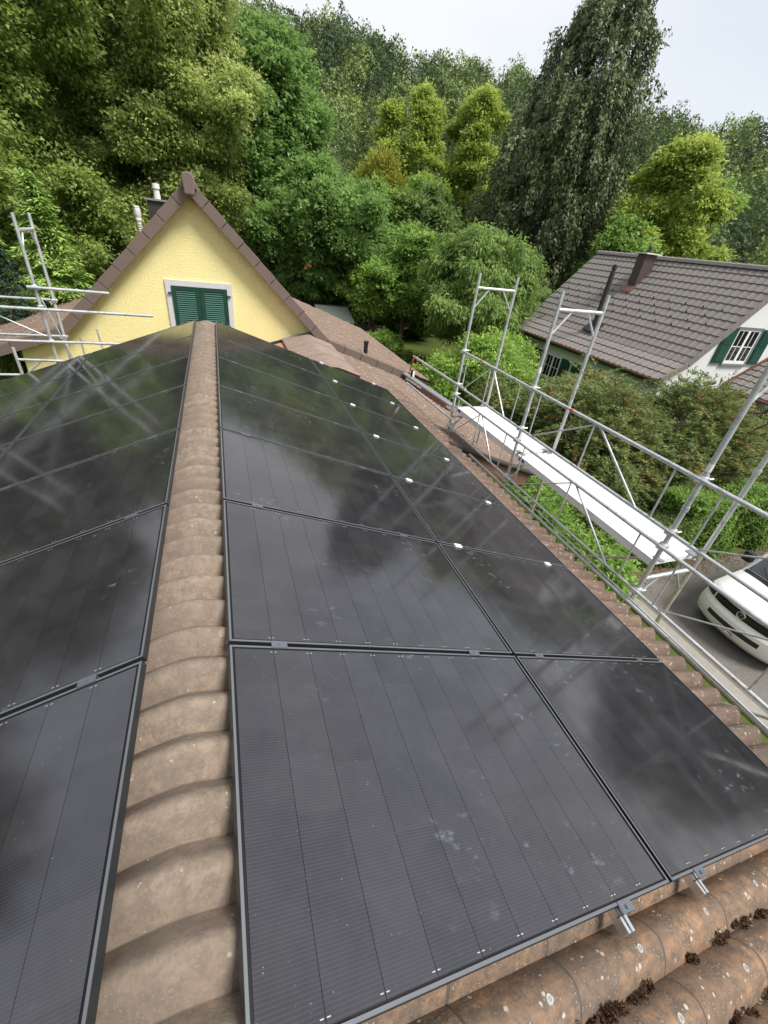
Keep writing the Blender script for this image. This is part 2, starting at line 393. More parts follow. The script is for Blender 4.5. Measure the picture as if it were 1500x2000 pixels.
g.data.materials.append(MATS['hill_floor'])
for p in g.data.polygons:
    if math.hypot(p.center.x, p.center.y) > 62: p.material_index = 1
m = MB(); m.box(8.95, 34, -30, 5.35, GZ - 0.2, GZ + 0.012); tag(m.build('driveway', 'asphalt'), kind='structure')
m = MB(); m.box(8.60, 8.945, -14, 5.4, GZ - 0.2, GZ + 0.10); o = m.build('kerb', 'concrete'); bevel(o, 0.02); tag(o, kind='structure')

# ------------------------------------------------------------------ roof geometry of the extension
A = R_(19.6); CA, SA = math.cos(A), math.sin(A); D0 = 0.1608; PITCH = 0.172; AMP = 0.036
def wave(y): return 2.0 * abs(math.cos(math.pi * y / PITCH)) ** 0.85 - 1.0
def rp(s, y, n, side=1):
    return Vector((side * (D0 + s * CA + n * SA), y, -s * SA + n * CA))
def rot_side(side, a=A): return (0, a, 0) if side > 0 else (0, a, math.pi)
SHEETS = {}
def sheet_mesh(L, waves, mat, key=None, seg=12, bend=0.0):
    k = (round(L, 3), waves, mat, key)
    if k in SHEETS: return SHEETS[k]
    ny = waves * seg + 1; ys = [j * PITCH / seg for j in range(ny)]; xs = [0.0, L - 0.009, L]
    vs = []; fs = []
    for i, x in enumerate(xs):
        for y in ys: vs.append((x, y, AMP * wave(y) - 0.014 + 0.024 * x / L))
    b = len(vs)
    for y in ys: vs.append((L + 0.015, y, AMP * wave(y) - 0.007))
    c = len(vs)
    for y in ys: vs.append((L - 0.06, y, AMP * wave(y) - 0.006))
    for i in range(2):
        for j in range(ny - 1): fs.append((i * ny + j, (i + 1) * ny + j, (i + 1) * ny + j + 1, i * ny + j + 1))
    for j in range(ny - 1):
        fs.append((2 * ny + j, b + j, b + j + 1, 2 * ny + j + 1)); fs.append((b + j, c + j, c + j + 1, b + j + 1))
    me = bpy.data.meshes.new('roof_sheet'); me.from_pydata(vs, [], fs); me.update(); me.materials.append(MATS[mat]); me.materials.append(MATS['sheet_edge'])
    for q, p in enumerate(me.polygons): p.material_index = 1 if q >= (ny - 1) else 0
    me.polygons.foreach_set('use_smooth', [True] * len(me.polygons))
    try: me.set_sharp_from_angle(angle=R_(70))
    except Exception: pass
    SHEETS[k] = me; return me
def lay_sheet(parent, p, a, side, waves, mat, L=0.60, name='roof_sheet'):
    """p: world point of the upper corner with the smallest y; the sheet runs downhill towards side"""
    me = sheet_mesh(L, waves, mat); w = waves * PITCH
    loc = Vector(p) if side > 0 else Vector(p) + Vector((0, w, 0))
    j = random.uniform(-0.002, 0.002)
    return put(name, me, parent, loc + Vector((0, 0, j)), rot_side(side, a))

ext = empty('extension_building', (0, 3.5, GZ), 'low extension with mossy brown corrugated roof carrying the solar panels', 'building')
# walls and roof deck below the sheets
m = MB(); m.prism([(-3.6, -1.3, GZ), (3.6, -1.3, GZ), (3.6, -1.3, -1.55), (0.0, -1.3, -0.26), (-3.6, -1.3, -1.55)], (0, 9.45, 0)); m.build('wall', 'stucco_ochre', ext)
for side in (1, -1):
    a_, b_ = rp(0.0, -1.55, -0.215, side), rp(4.02, -1.55, -0.215, side)
    a_.x = 0.0; a_.z = -0.165
    m = MB(); m.prism([a_, b_, b_ - Vector((0, 0, 0.03)), a_ - Vector((0, 0, 0.03))], (0, 9.8, 0)); m.build('roof_underlay', 'roof_underlay', ext)
    e = rp(3.95, 0, -0.25, side)
    m = MB(); m.box(min(e.x, e.x - side * 0.03), max(e.x, e.x - side * 0.03), -1.5, 8.2, e.z - 0.17, e.z + 0.0); m.build('fascia', 'board_brown', ext)
# corrugated sheets: six-wave sheets in eight courses
Y00 = -0.1 - 9 * PITCH
for side in (1, -1):
    for k in range(8):
        s0 = -0.04 + 0.50 * k if k else 0.02
        for c in range(10):
            y0 = Y00 + c * 6 * PITCH
            mat = 'sheet_old' if (side > 0 and c < 2) else 'sheet_roof'
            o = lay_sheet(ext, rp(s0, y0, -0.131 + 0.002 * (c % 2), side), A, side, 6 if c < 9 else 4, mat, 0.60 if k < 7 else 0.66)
            if side > 0 and c < 2 and 1 <= k <= 6:
                for q in range(6):
                    yy = y0 + q * PITCH
                    if not (-0.75 < yy < -0.02): continue
                    pc = rp(s0 + 0.475, yy, -0.093, 1)
                    mm = MB(); N = Vector((SA, 0, CA)); U = Vector((CA, 0, -SA)); V_ = Vector((0, 1, 0))
                    ring = [(0.0065, 0.003), (0.0075, 0.0055), (0.0115, 0.0055), (0.0135, 0.002), (0.0135, -0.004)]
                    vs = []; fs = []; n_ = 12
                    for r_, h_ in ring: vs += [pc + U * (r_ * math.cos(6.2832 * t / n_)) + V_ * (r_ * math.sin(6.2832 * t / n_)) + N * h_ for t in range(n_)]
                    for j in range(4): fs += [(j * n_ + t, j * n_ + (t + 1) % n_, (j + 1) * n_ + (t + 1) % n_, (j + 1) * n_ + t) for t in range(n_)]
                    mm.add(vs, fs); wsh = mm.mesh('screw_washer', 'washer_grey', pc)
                    w_ = bpy.data.objects.new('screw_washer', wsh); COL.objects.link(w_); w_.parent = o
                    inv = (Matrix.Translation(wloc(o)) @ o.rotation_euler.to_matrix().to_4x4()).inverted()
                    w_.matrix_local = inv @ Matrix.Translation(pc)
                    mm = MB(); mm.tube(pc - N * 0.002, pc + N * 0.0045, 0.0078, n=8); sh = mm.mesh('screw_head', 'zinc', pc)
                    w2 = bpy.data.objects.new('screw_head', sh); COL.objects.link(w2); w2.parent = o; w2.matrix_local = inv @ Matrix.Translation(pc)
# ridge: saddle pieces, one per wave
def ridge_piece(mat):
    nx, ny = 14, 10; vs = []; fs = []; Wd = 0.30
    for j in range(ny + 1):
        y = PITCH * (j / ny - 0.5); ph = 2 * math.pi * (y / PITCH)
        wv = 0.038 * (0.45 * wave(y) + 0.55 * math.cos(ph))
        for i in range(nx + 1):
            x = -Wd + 2 * Wd * i / nx
            z = -0.022 - 0.356 * math.sqrt(x * x + 0.055 ** 2) + wv + 0.005 * (1 - j / ny)
            vs.append((x, y, z))
    for j in range(ny):
        for i in range(nx): a_ = j * (nx + 1) + i; fs.append((a_, a_ + 1, a_ + nx + 2, a_ + nx + 1))
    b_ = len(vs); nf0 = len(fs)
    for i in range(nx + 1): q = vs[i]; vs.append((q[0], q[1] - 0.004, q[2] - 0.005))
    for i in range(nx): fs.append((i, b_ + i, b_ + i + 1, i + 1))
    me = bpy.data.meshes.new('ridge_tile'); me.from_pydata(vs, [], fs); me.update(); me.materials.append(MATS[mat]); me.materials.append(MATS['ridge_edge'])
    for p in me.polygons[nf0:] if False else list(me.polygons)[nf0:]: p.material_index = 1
    me.polygons.foreach_set('use_smooth', [True] * len(fs)); me.set_sharp_from_angle(angle=R_(50)); return me
RM = ridge_piece('ridge_sheet')
for c in range(-8, 50):
    y0 = -0.1 + c * PITCH
    if y0 > 8.22: break
    o = put('ridge_tile', RM, ext, (0, y0, -0.012 + (0.0015 if c % 5 == 0 else 0)))

# annex part of the roof: same plane carried on beyond the panels towards the yellow house
for k in range(13):
    s0 = -0.04 + 0.50 * k
    for c in range(6):
        y0 = 5.95 + c * 6 * PITCH
        if s0 < 3.9 and y0 < 7.9: continue
        if s0 < 2.4: continue
        if s0 > 6.0: continue
        wv = 6 if c < 5 else 2
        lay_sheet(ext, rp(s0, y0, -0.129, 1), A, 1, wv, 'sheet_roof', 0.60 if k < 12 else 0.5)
m = MB(); a_, b_ = rp(3.9, 5.97, -0.215), rp(6.2, 5.97, -0.215); m.prism([a_, b_, b_ - Vector((0, 0, 0.03)), a_ - Vector((0, 0, 0.03))], (0, 5.25, 0)); m.build('roof_underlay', 'roof_underlay', ext)
a_, b_ = rp(2.3, 8.3, -0.215), rp(3.95, 8.3, -0.215)
m = MB(); m.prism([a_, b_, b_ - Vector((0, 0, 0.03)), a_ - Vector((0, 0, 0.03))], (0, 2.95, 0)); m.build('roof_underlay', 'roof_underlay', ext)
m = MB(); m.prism([(3.6, 6.2, GZ), (5.45, 6.2, GZ), (5.45, 6.2, -2.18), (3.6, 6.2, -1.55)], (0, 5.2, 0)); m.build('annex_wall', 'stucco_ochre', ext)
m = MB(); m.prism([(0.7, 8.35, GZ), (3.6, 8.35, GZ), (3.6, 8.35, -1.55), (2.25, 8.35, -1.08), (0.7, 8.35, -1.55)], (0, 3.08, 0)); m.build('link_wall', 'stucco_yellow', ext)
# rolled metal verge and barge board on the near edge of the annex
va, vb = rp(3.96, 5.93, -0.115), rp(6.13, 5.93, -0.115)
m = MB(); m.tube(va, vb, 0.052, n=14); autosmooth(m.build('verge_roll', 'gutter_dark', ext))
va, vb = rp(3.96, 5.96, -0.30), rp(6.13, 5.96, -0.30)
m = MB(); m.obox((va + vb) / 2, vb - va, (0, 1, 0), (SA, 0, CA), (vb - va).length / 2, 0.016, 0.12); m.build('barge_board', 'board_brown', ext)
# link roof: second little ridge with newer bent sheets
XR, ZR, AL = 2.30, -0.855, R_(16.2)
def link_cap():
    ny = 6 * 10; prof = []
    for i in range(15):
        t = -0.66 + 1.26 * i / 14
        x = t * (CA if t > 0 else math.cos(AL)); z = -(math.sqrt(t * t + 0.09 ** 2) - 0.09) * (SA if t > 0 else math.sin(AL)); prof.append((x, z))
    vs = []; fs = []
    for x, z in prof:
        for j in range(ny + 1): y = j * PITCH / 10; vs.append((x, y, z + 0.050 * wave(y) + 0.028))
    for i in range(14):
        for j in range(ny): a_ = i * (ny + 1) + j; fs.append((a_, a_ + ny + 1, a_ + ny + 2, a_ + 1))
    me = bpy.data.meshes.new('link_ridge_sheet'); me.from_pydata(vs, [], fs); me.update(); me.materials.append(MATS['sheet_new'])
    me.polygons.foreach_set('use_smooth', [True] * len(fs)); return me
LC = link_cap()
for c in range(3): put('link_ridge_sheet', LC, ext, (XR, 8.30 + c * 1.025, ZR - 0.004 + 0.004 * c))
for c in range(3):
    for k, L in ((0, 0.6), (1, 0.6)):
        sx = 0.60 + 0.5 * k; p = Vector((XR - sx * math.cos(AL), 8.30 + c * 1.025, ZR - sx * math.sin(AL) - 0.012))
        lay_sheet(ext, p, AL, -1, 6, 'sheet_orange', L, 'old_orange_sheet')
a_, b_ = Vector((XR, 8.3, ZR - 0.10)), Vector((XR - 1.75, 8.3, ZR - 0.10 - 1.75 * math.tan(AL)))
m = MB(); m.prism([a_, b_, b_ - Vector((0, 0, 0.03)), a_ - Vector((0, 0, 0.03))], (0, 3.1, 0)); m.build('roof_underlay', 'roof_underlay', ext)
# flashing against the yellow wall and grey saddle piece
m = MB(); m.prism([(0.70, 11.40, -1.24), (2.44, 11.40, -0.735), (2.44, 11.40, -0.845), (0.70, 11.40, -1.36)], (0, 0.03, 0)); m.build('wall_flashing', 'lead_sheet', ext)
m = MB(); m.prism([(2.00, 11.22, -0.90), (2.42, 11.22, -0.78), (2.75, 11.22, -0.97), (2.46, 11.22, -0.93)], (0, 0.19, 0.06)); m.build('saddle_flashing', 'zinc', ext)
# long grey flashing lip with copper side near the far eave
fa, fb = Vector((4.98, 11.15, -1.66)), Vector((5.46, 9.0, -1.83))
dd = (fb - fa).normalized(); sd = Vector((CA, 0, -SA)); up = Vector((SA, 0, CA))
m = MB(); m.prism([fa, fa + sd * 0.10 + up * 0.05, fa + sd * 0.30 + up * 0.03, fa + sd * 0.30 - up * 0.03, fa - up * 0.05], fb - fa); bevel(m.build('box_flashing', 'zinc', ext), 0.015)
m = MB(); m.obox((fa + fb) / 2 + dd * 0.5 - up * 0.10 - sd * 0.03, dd, sd, up, 0.55, 0.02, 0.07); m.build('copper_side', 'copper_brown', ext)

# moss tufts lodged in the valleys of the nearest sheets
def fast_mesh(name, V, tint, mat, extra=None):
    n = len(V) // 3; me = bpy.data.meshes.new(name)
    me.vertices.add(len(V)); me.vertices.foreach_set('co', np.ascontiguousarray(V, np.float32).ravel())
    me.loops.add(len(V)); me.loops.foreach_set('vertex_index', np.arange(len(V), dtype=np.int32))
    me.polygons.add(n); me.polygons.foreach_set('loop_start', np.arange(0, len(V), 3, dtype=np.int32))
    me.update(calc_edges=True)
    if tint is not None:
        at = me.attributes.new('tint', 'FLOAT', 'POINT'); at.data.foreach_set('value', np.repeat(np.clip(tint, 0, 1), 3).astype(np.float32))
    me.materials.append(MATS[mat]); return me
def unit(v): return v / np.maximum(np.linalg.norm(v, axis=-1, keepdims=True), 1e-9)
def leaf_quads(c, axis, nrm, L, Wd, fold=0.15):
    """folded leaf blades: c centre, axis long direction, nrm rough normal"""
    a = unit(axis); b = unit(np.cross(nrm, a)); n = np.cross(a, b)
    L = np.asarray(L)[:, None]; Wd = np.asarray(Wd)[:, None]
    v = np.empty((len(c), 3, 3)); sk = (np.arange(len(c)) % 3 - 1.0)[:, None] * 0.22
    v[:, 0] = c - a * L * 0.5 + b * Wd * (0.5 + sk); v[:, 1] = c - a * L * 0.38 - b * Wd * (0.5 - sk) + n * Wd * fold; v[:, 2] = c + a * L * 0.55
    return v.reshape(-1, 3)
mc = []
for v_ in (-0.186, -0.358, -0.530):
    s = 0.75
    while s < 3.0:
        if random.random() < (0.85 if math.sin(s * 7.3 + v_ * 40) + 0.6 * math.sin(s * 17 + v_ * 11) > -0.45 else 0.25):
            rad = random.choice((0.009, 0.012, 0.016, 0.020, 0.026, 0.032)); npt = int(60 + 3200 * rad)
            cc = np.array(rp(s, v_ + random.uniform(-0.016, 0.022), -0.150 + rad * 0.30))
            q = RNG.normal(size=(npt, 3)); q = unit(q) * RNG.uniform(0.5, 1, (npt, 1)) * rad * np.array([1.3, 0.9, 0.8]); mc.append(cc + q)
        s += random.uniform(0.015, 0.05)
mc = np.concatenate(mc); nrm = unit(RNG.normal(size=mc.shape)); axv = unit(RNG.normal(size=mc.shape) + np.array([0, 0, 0.8]))
o = put('moss_tufts', fast_mesh('moss_tufts', leaf_quads(mc, axv, nrm, RNG.uniform(0.008, 0.016, len(mc)), RNG.uniform(0.005, 0.010, len(mc))), None, 'moss'))
tag(o, 'dark brown moss lodged in the valleys of the nearest roof sheets', 'moss', kind='stuff')

rc_ = []
for (x_, y_) in ((0.02, 0.59), (0.07, 0.60), (0.11, 0.585), (0.09, 0.77), (0.12, 0.765), (0.05, 0.93), (-0.03, 1.10), (0.08, 1.12), (0.10, 0.42), (0.06, 0.25), (-0.06, 0.43), (0.11, 1.46), (0.04, 1.63)):
    for q_ in range(5):
        rad = random.uniform(0.002, 0.006); npt = 70; cc = np.array((x_ + random.uniform(-0.03, 0.03), -0.014 + PITCH * round((y_ + 0.014) / PITCH), -0.034 - 0.356 * math.hypot(x_, 0.055) - 0.046 + 0.003))
        cc[1] += random.uniform(-0.010, 0.010); rc_.append(cc + unit(RNG.normal(size=(npt, 3))) * RNG.uniform(0.4, 1, (npt, 1)) * rad * np.array([1.8, 1.0, 0.6]))
rc_ = np.concatenate(rc_)
o = put('ridge_crust', fast_mesh('ridge_crust', leaf_quads(rc_, unit(RNG.normal(size=rc_.shape) + np.array([0, 0, 0.5])), unit(RNG.normal(size=rc_.shape)), RNG.uniform(0.004, 0.009, len(rc_)), RNG.uniform(0.003, 0.007, len(rc_))), None, 'crust'))
tag(o, 'pale ochre lichen crust in the creases of the nearest ridge tiles', 'lichen', kind='stuff')

# ------------------------------------------------------------------ solar panels
PL, PW, CP, RPT = 1.703, 1.134, 1.7229, 1.154
def panel_meshes():
    fr = MB(); t = 0.011; h = 0.032
    fr.box(0, t, 0, PW, -h, 0); fr.box(PL - t, PL, 0, PW, -h, 0); fr.box(t, PL - t, 0, t, -h, 0); fr.box(t, PL - t, PW - t, PW, -h, 0)
    tp = MB(); e = 0.0012
    tp.box(0.001, t - 0.001, 0.001, PW - 0.001, -0.001, e); tp.box(PL - t + 0.001, PL - 0.001, 0.001, PW - 0.001, -0.001, e)
    tp.box(t + 0.0005, PL - t - 0.0005, 0.001, t - 0.001, -0.001, e); tp.box(t + 0.0005, PL - t - 0.0005, PW - t + 0.001, PW - 0.001, -0.001, e)
    bk = MB(); bk.box(t, PL - t, t, PW - t, -0.012, -0.0042)
    st = MB(); w = 0.1662 - 0.0017; st.box(0, w, 0, PW - 2 * t - 0.012, -0.003, 0)
    rb = MB()
    for i in range(1, 10):
        x = 0.0205 + i * 0.1662 - 0.0015
        for y in (t + 0.0185, PW - t - 0.0185):
            rb.box(x - 0.014, x - 0.004, y - 0.0012, y + 0.0012, -0.0042, -0.0018); rb.box(x + 0.004, x + 0.014, y - 0.0012, y + 0.0012, -0.0042, -0.0018)
    return (fr.mesh('panel_frame', 'frame_anodised'), tp.mesh('frame_lip', 'frame_top_sheen'), bk.mesh('backing_sheet', 'panel_backing'),
            st.mesh('cell_strip', 'cell_glass'), rb.mesh('ribbon_marks', 'ribbon'))
PMESH = panel_meshes()
def clampmesh(white, end=False):
    m = MB()
    if white: m.box(-0.036, 0.036, -0.019, 0.019, -0.004, 0.013)
    elif end: m.box(-0.036, 0.036, -0.026, 0.010, 0.0015, 0.0045); m.box(-0.036, 0.036, -0.026, -0.022, -0.034, 0.0015); m.box(-0.006, 0.006, -0.018, -0.006, 0.0045, 0.010)
    else: m.box(-0.036, 0.036, -0.018, 0.018, 0.0015, 0.0050); m.box(-0.036, 0.036, -0.0075, 0.0075, -0.02, 0.0015); m.tube((0, 0, 0.004), (0, 0, 0.0085), 0.006, n=8)
    return m.mesh('clamp', 'white_plastic' if white else 'clamp_metal')
CM = {k: clampmesh(*k) for k in ((True, False), (False, False), (False, True))}
ORD = ['front', 'second', 'third', 'fourth', 'fifth', 'sixth', 'farthest']
RAILS = (0.215, 1.375)
def child_rot(parent_world_loc, rot, local):
    return Vector(parent_world_loc) + (Matrix.Rotation(rot[2], 3, 'Z') @ Matrix.Rotation(rot[1], 3, 'Y')) @ Vector(local)
for side in (1, -1):
    for col in (0, 1):
        for k in range(7):
            y0 = k * RPT + 0.010; s0 = col * CP + 0.001
            rot = rot_side(side)
            base = rp(s0, y0 if side > 0 else y0 + PW, 0, side)
            lab = '%s black solar panel of the %s column on the %s roof slope' % (ORD[k], ('ridge-side', 'eave-side')[col], 'right' if side > 0 else 'left')
            r = empty('solar_panel', base, lab, 'solar panel', 'black solar panels on the roof')
            for nm, me in zip(('frame', 'frame_lip', 'backing_sheet'), PMESH[:3]): put(nm, me, r, base, rot)
            tag(put('ribbon_marks', PMESH[4], r, base, rot), kind='stuff')
            for i in range(10):
                put('cell_strip', PMESH[3], r, child_rot(base, rot, (0.0205 + i * 0.1662, 0.017, -0.0020)), rot)
            yy = (PW + 0.010) if side > 0 else -0.010
            for rs in RAILS:
                if k < 6 or True:
                    wh = (side > 0 and col == 1 and k >= 1)
                    put('clamp', CM[(wh, False)], r, child_rot(base, rot, (rs, yy, 0)), rot)
                if k == 0:
                    if side > 0: put('end_clamp', CM[(False, True)], r, child_rot(base, rot, (rs, 0.0, 0)), rot)
for side in (1, -1):
    for col in (0, 1):
        for q, rs in enumerate(RAILS):
            s = col * CP + rs; h = 0.02
            N = Vector((side * SA, 0, CA)); U = Vector((side * CA, 0, -SA))
            a0 = rp(s, -0.060, -0.0335, side); m = MB()
            for (u0, u1, n0, n1) in ((-h, -h + 0.004, -0.042, 0), (h - 0.004, h, -0.042, 0), (-h + 0.0005, h - 0.0005, -0.042, -0.038), (-h + 0.0005, -0.006, -0.004, -0.0005), (0.006, h - 0.0005, -0.004, -0.0005), (-h + 0.0005, h - 0.0005, -0.024, -0.021)):
                P = [a0 + U * u + N * n for u, n in ((u0, n0), (u1, n0), (u1, n1), (u0, n1))]; m.prism(P, (0, 8.22, 0))
            nm = ['uppermost', 'second', 'third', 'lowest'][col * 2 + q]
            m.build('mounting_rail', 'aluminium', None, org=a0, label='%s aluminium mounting rail under the panels of the %s roof slope' % (nm, 'right' if side > 0 else 'left'), cat='rail', group='mounting rails under the solar panels')

# ------------------------------------------------------------------ yellow house
YH = 11.45
yh = empty('yellow_house', (-0.12, YH, GZ), 'yellow rendered gable house with brown verge tiles and green shutters', 'house')
AX, AZT = -0.12, 2.02
KR, KL, KZ = 2.80, -3.06, -0.90
ER, EL_ = 5.95, -6.2
EZR = KZ - (ER - KR) * 0.345; EZL = KZ - (KL - EL_) * 0.345
m = MB(); d_ = 0.16
m.prism([(-3.93, YH, GZ), (5.2, YH, GZ), (5.2, YH, -1.80), (KR, YH, KZ - d_), (AX, YH, AZT - d_ * 1.3), (KL, YH, KZ - d_), (-3.93, YH, -1.32)], (0, 7.15, 0)); m.build('wall', 'stucco_yellow', yh)
UA = math.atan2(AZT - KZ, KR - AX); LA = math.atan(0.345)
def slope_pt(side, s):
    """point on the roof line of the yellow house at run s from the apex"""
    k = (KR, KZ) if side > 0 else (KL, KZ); Lu = math.hypot(k[0] - AX, k[1] - AZT)
    if s <= Lu: t = s / Lu; return AX + (k[0] - AX) * t, AZT + (KZ - AZT) * t, (math.atan2(AZT - KZ, abs(k[0] - AX)))
    q = s - Lu; return k[0] + side * q * math.cos(LA), KZ - q * math.sin(LA), LA
for side in (1, -1):
    Lu = math.hypot((KR if side > 0 else KL) - AX, KZ - AZT); Ll = (ER - KR if side > 0 else KL - EL_) / math.cos(LA)
    # roof deck
    pts = [slope_pt(side, 0), slope_pt(side, Lu), slope_pt(side, Lu + Ll)]
    m = MB(); poly = [(p[0], YH - 0.02, p[1] - 0.05) for p in pts] + [(p[0], YH - 0.02, p[1] - 0.12) for p in reversed(pts)]
    m.prism(poly, (0, 7.45, 0)); m.build('roof_underlay', 'roof_underlay', yh)
    # sheets
    for part, (s_a, n_c) in enumerate(((0.02, 9), (Lu + 0.02, 7))):
        step = (Lu - 0.04) / 9 if part == 0 else Ll / 7
        for k in range(n_c):
            x, z, an = slope_pt(side, s_a + step * k)
            for c in range(8):
                w_ = 6 if c < 7 else 3
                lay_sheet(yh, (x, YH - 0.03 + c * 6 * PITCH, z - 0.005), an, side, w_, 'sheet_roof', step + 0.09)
    # verge tiles
    n_u = 9; n_l = 5 if side > 0 else 7
    for k in range(n_u + n_l):
        if k < n_u: s0, s1 = Lu * k / n_u, Lu * (k + 1) / n_u
        else: q = 0.50; s0, s1 = Lu + q * (k - n_u), Lu + q * (k - n_u + 1)
        x0, z0, an = slope_pt(side, s0 + 1e-4); x1, z1, _ = slope_pt(side, s1 - 1e-4)
        dv = Vector((x1 - x0, 0, z1 - z0)).normalized(); nv = Vector((-dv.z * side, 0, dv.x * side)) if True else None
        if nv.z < 0: nv = -nv
        P0 = Vector((x0, 11.17, z0)) + dv * 0.006; P1 = Vector((x1, 11.17, z1)) - dv * 0.006
        g0 = 0.0; ht = 0.215
        m = MB(); o0 = nv * (0.028 + g0); o1 = nv * (0.040 + g0)
        m.add([P0 + o0, P1 + o1, P1 + o1 - nv * ht, P0 + o0 - nv * (ht - 0.008)] + [p + Vector((0, 0.30, 0)) for p in (P0 + o0, P1 + o1, P1 + o1 - nv * 0.05, P0 + o0 - nv * 0.05)] + [],
              [(0, 1, 2, 3), (4, 7, 6, 5), (0, 4, 5, 1), (1, 5, 6, 2), (3, 2, 6, 7), (0, 3, 7, 4)])
        bevel(m.build('verge_tile', 'verge_brown', yh), 0.006)
# ridge cap end piece and ridge
m = MB()
prof = [(-0.145, 1.86), (-0.135, 1.98), (-0.085, 2.10), (0.0, 2.145), (0.085, 2.10), (0.135, 1.98), (0.145, 1.86)]
m.prism([(AX + x, 11.10, z + 0.01) for x, z in prof], (0, 7.6, 0)); o = m.build('ridge_cap', 'verge_brown', yh); bevel(o, 0.02)
m = MB(); m.prism([(AX - 0.125, 11.085, 2.05), (AX - 0.085, 11.075, 2.12), (AX, 11.07, 2.145), (AX + 0.085, 11.075, 2.12), (AX + 0.125, 11.085, 2.05), (AX + 0.095, 11.07, 1.77), (AX - 0.095, 11.07, 1.77)], (0, -0.07, 0)); bevel(m.build('ridge_end_cap', 'verge_brown', yh), 0.03, 3)
# window with closed shutters
wf = MB(); Yw = YH - 0.035
wf.box(-0.86, -0.745, Yw, YH, -0.95, 0.20); wf.box(0.435, 0.55, Yw, YH, -0.95, 0.20); wf.box(-0.7445, 0.4345, Yw, YH, 0.085, 0.20); wf.box(-0.86, 0.55, Yw - 0.03, YH, -1.05, -0.952)
win = wf.build('window_surround', 'stone_surround', yh)
for i, (x0, x1) in enumerate(((-0.742, -0.158), (-0.152, 0.432))):
    sh = MB(); y0, y1 = YH - 0.055, YH - 0.012; b = 0.085
    sh.box(x0, x0 + b, y0, y1, -0.95, 0.08); sh.box(x1 - b, x1, y0, y1, -0.95, 0.08); sh.box(x0 + b, x1 - b, y0, y1, 0.005, 0.08); sh.box(x0 + b, x1 - b, y0, y1, -0.95, -0.87); sh.box(x0 + b, x1 - b, y1 - 0.006, y1 - 0.001, -0.87, 0.005)
    so_ = sh.build('shutter', 'shutter_green', yh)
    sm = MB(); sm.obox((0, 0, 0), (1, 0, 0), (0, -0.72, -0.70), (0, -0.70, 0.72), (x1 - x0) / 2 - b, 0.019, 0.004); me = sm.mesh('slat', 'shutter_slat')
    for k in range(20): put('slat', me, so_, ((x0 + x1) / 2, YH - 0.036, -0.018 - k * 0.0445))
    hx = x0 - 0.035 if i == 0 else x1 + 0.035
    mm = MB(); mm.box(hx - 0.04, hx + 0.04, YH - 0.075, YH - 0.040, -0.075, -0.045); mm.build('hinge', 'shutter_dark', yh)
# chimney, flue cowl, vent pipe
ch = MB(); ch.box(-1.20, -0.66, 13.8, 14.3, 0.3, 1.63); c_ = ch.build('chimney', 'chimney_metal', yh)
m = MB(); m.box(-1.25, -0.60, 13.75, 14.36, 1.63, 1.67); m.build('chimney_cap', 'zinc', c_)
m = MB(); m.lathe((-0.97, 14.0, 1.67), [(0.078, 0), (0.064, 0.20), (0.088, 0.21), (0.080, 0.31), (0.05, 0.315)]); autosmooth(m.build('chimney_pot', 'cowl_white', c_))
m = MB(); m.lathe((-1.35, 13.0, 0.55), [(0.05, 0), (0.05, 0.64), (0.066, 0.65), (0.066, 0.69), (0.050, 0.70), (0.078, 0.77), (0.058, 0.90), (0.066, 0.91), (0.03, 0.93)]); fl = autosmooth(m.build('flue_cowl', 'cowl_white', yh))
for k in range(4):
    m = MB(); m.lathe((-1.35, 13.0, 0.98 + 0.045 * k), [(0.052, 0), (0.060, 0.006), (0.052, 0.012)]); m.build('cowl_ring', 'zinc', fl)
m = MB(); m.lathe((4.02, 11.75, -1.45), [(0.058, 0), (0.058, 0.40), (0.070, 0.405), (0.070, 0.47), (0.02, 0.475)]); autosmooth(m.build('vent_pipe', 'black_plastic', yh))

# ------------------------------------------------------------------ scaffolds
TR = 0.0242
def frame_part(sc, x0, x1, y, z0, z1, along='x', xfer=0.42):
    """H frame: two posts, crossbar and knee braces"""
    P = (lambda t, z: Vector((x0 + (x1 - x0) * t, y, z))) if along == 'x' else (lambda t, z: Vector((x0, y + (x1 - x0) * t, z)))
    m = MB(); m.tube(P(0, z1 - 0.21), P(1, z1 - 0.21), 0.024)
    fr = m.build('frame', 'galvanised', sc, smooth=False); autosmooth(fr)
    for t in (0, 1):
        m = MB(); m.tube(P(t, z0), P(t, z1), TR, n=12); autosmooth(m.build('post', 'galvanised', fr))
        m = MB(); m.tube(P(t, z1 - 0.52), P(0.32 if t == 0 else 0.68, z1 - 0.22), 0.013, n=8); autosmooth(m.build('knee_brace', 'galvanised', fr))
        for zc in (z0 + 1.0, z1 - 1.55):
            m = MB(); m.tube(P(t, zc), P(t, zc + 0.05), 0.031, n=10); m.build('collar', 'galvanised', fr)
    return fr
def coupler(sc, p):
    m = MB(); m.lathe(Vector(p) - Vector((0, 0, 0.035)), [(0.036, 0), (0.046, 0.012), (0.046, 0.058), (0.036, 0.07)], 10)
    m.tube(Vector(p) + Vector((-0.055, -0.03, -0.02)), Vector(p) + Vector((-0.055, 0.03, -0.02)), 0.014, n=8); m.tube(Vector(p) + Vector((0.0, -0.045, 0.02)), Vector(p) + Vector((0.06, -0.045, 0.02)), 0.010, n=6)
    return autosmooth(m.build('coupler', 'galvanised', sc))
sc = empty('scaffold', (4.6, 4.5, GZ), 'galvanised scaffold with white decks standing along the right eave', 'scaffold')
XI, XO = 4.25, 4.98
YS = [6.73, 4.67, 2.08, -0.49]
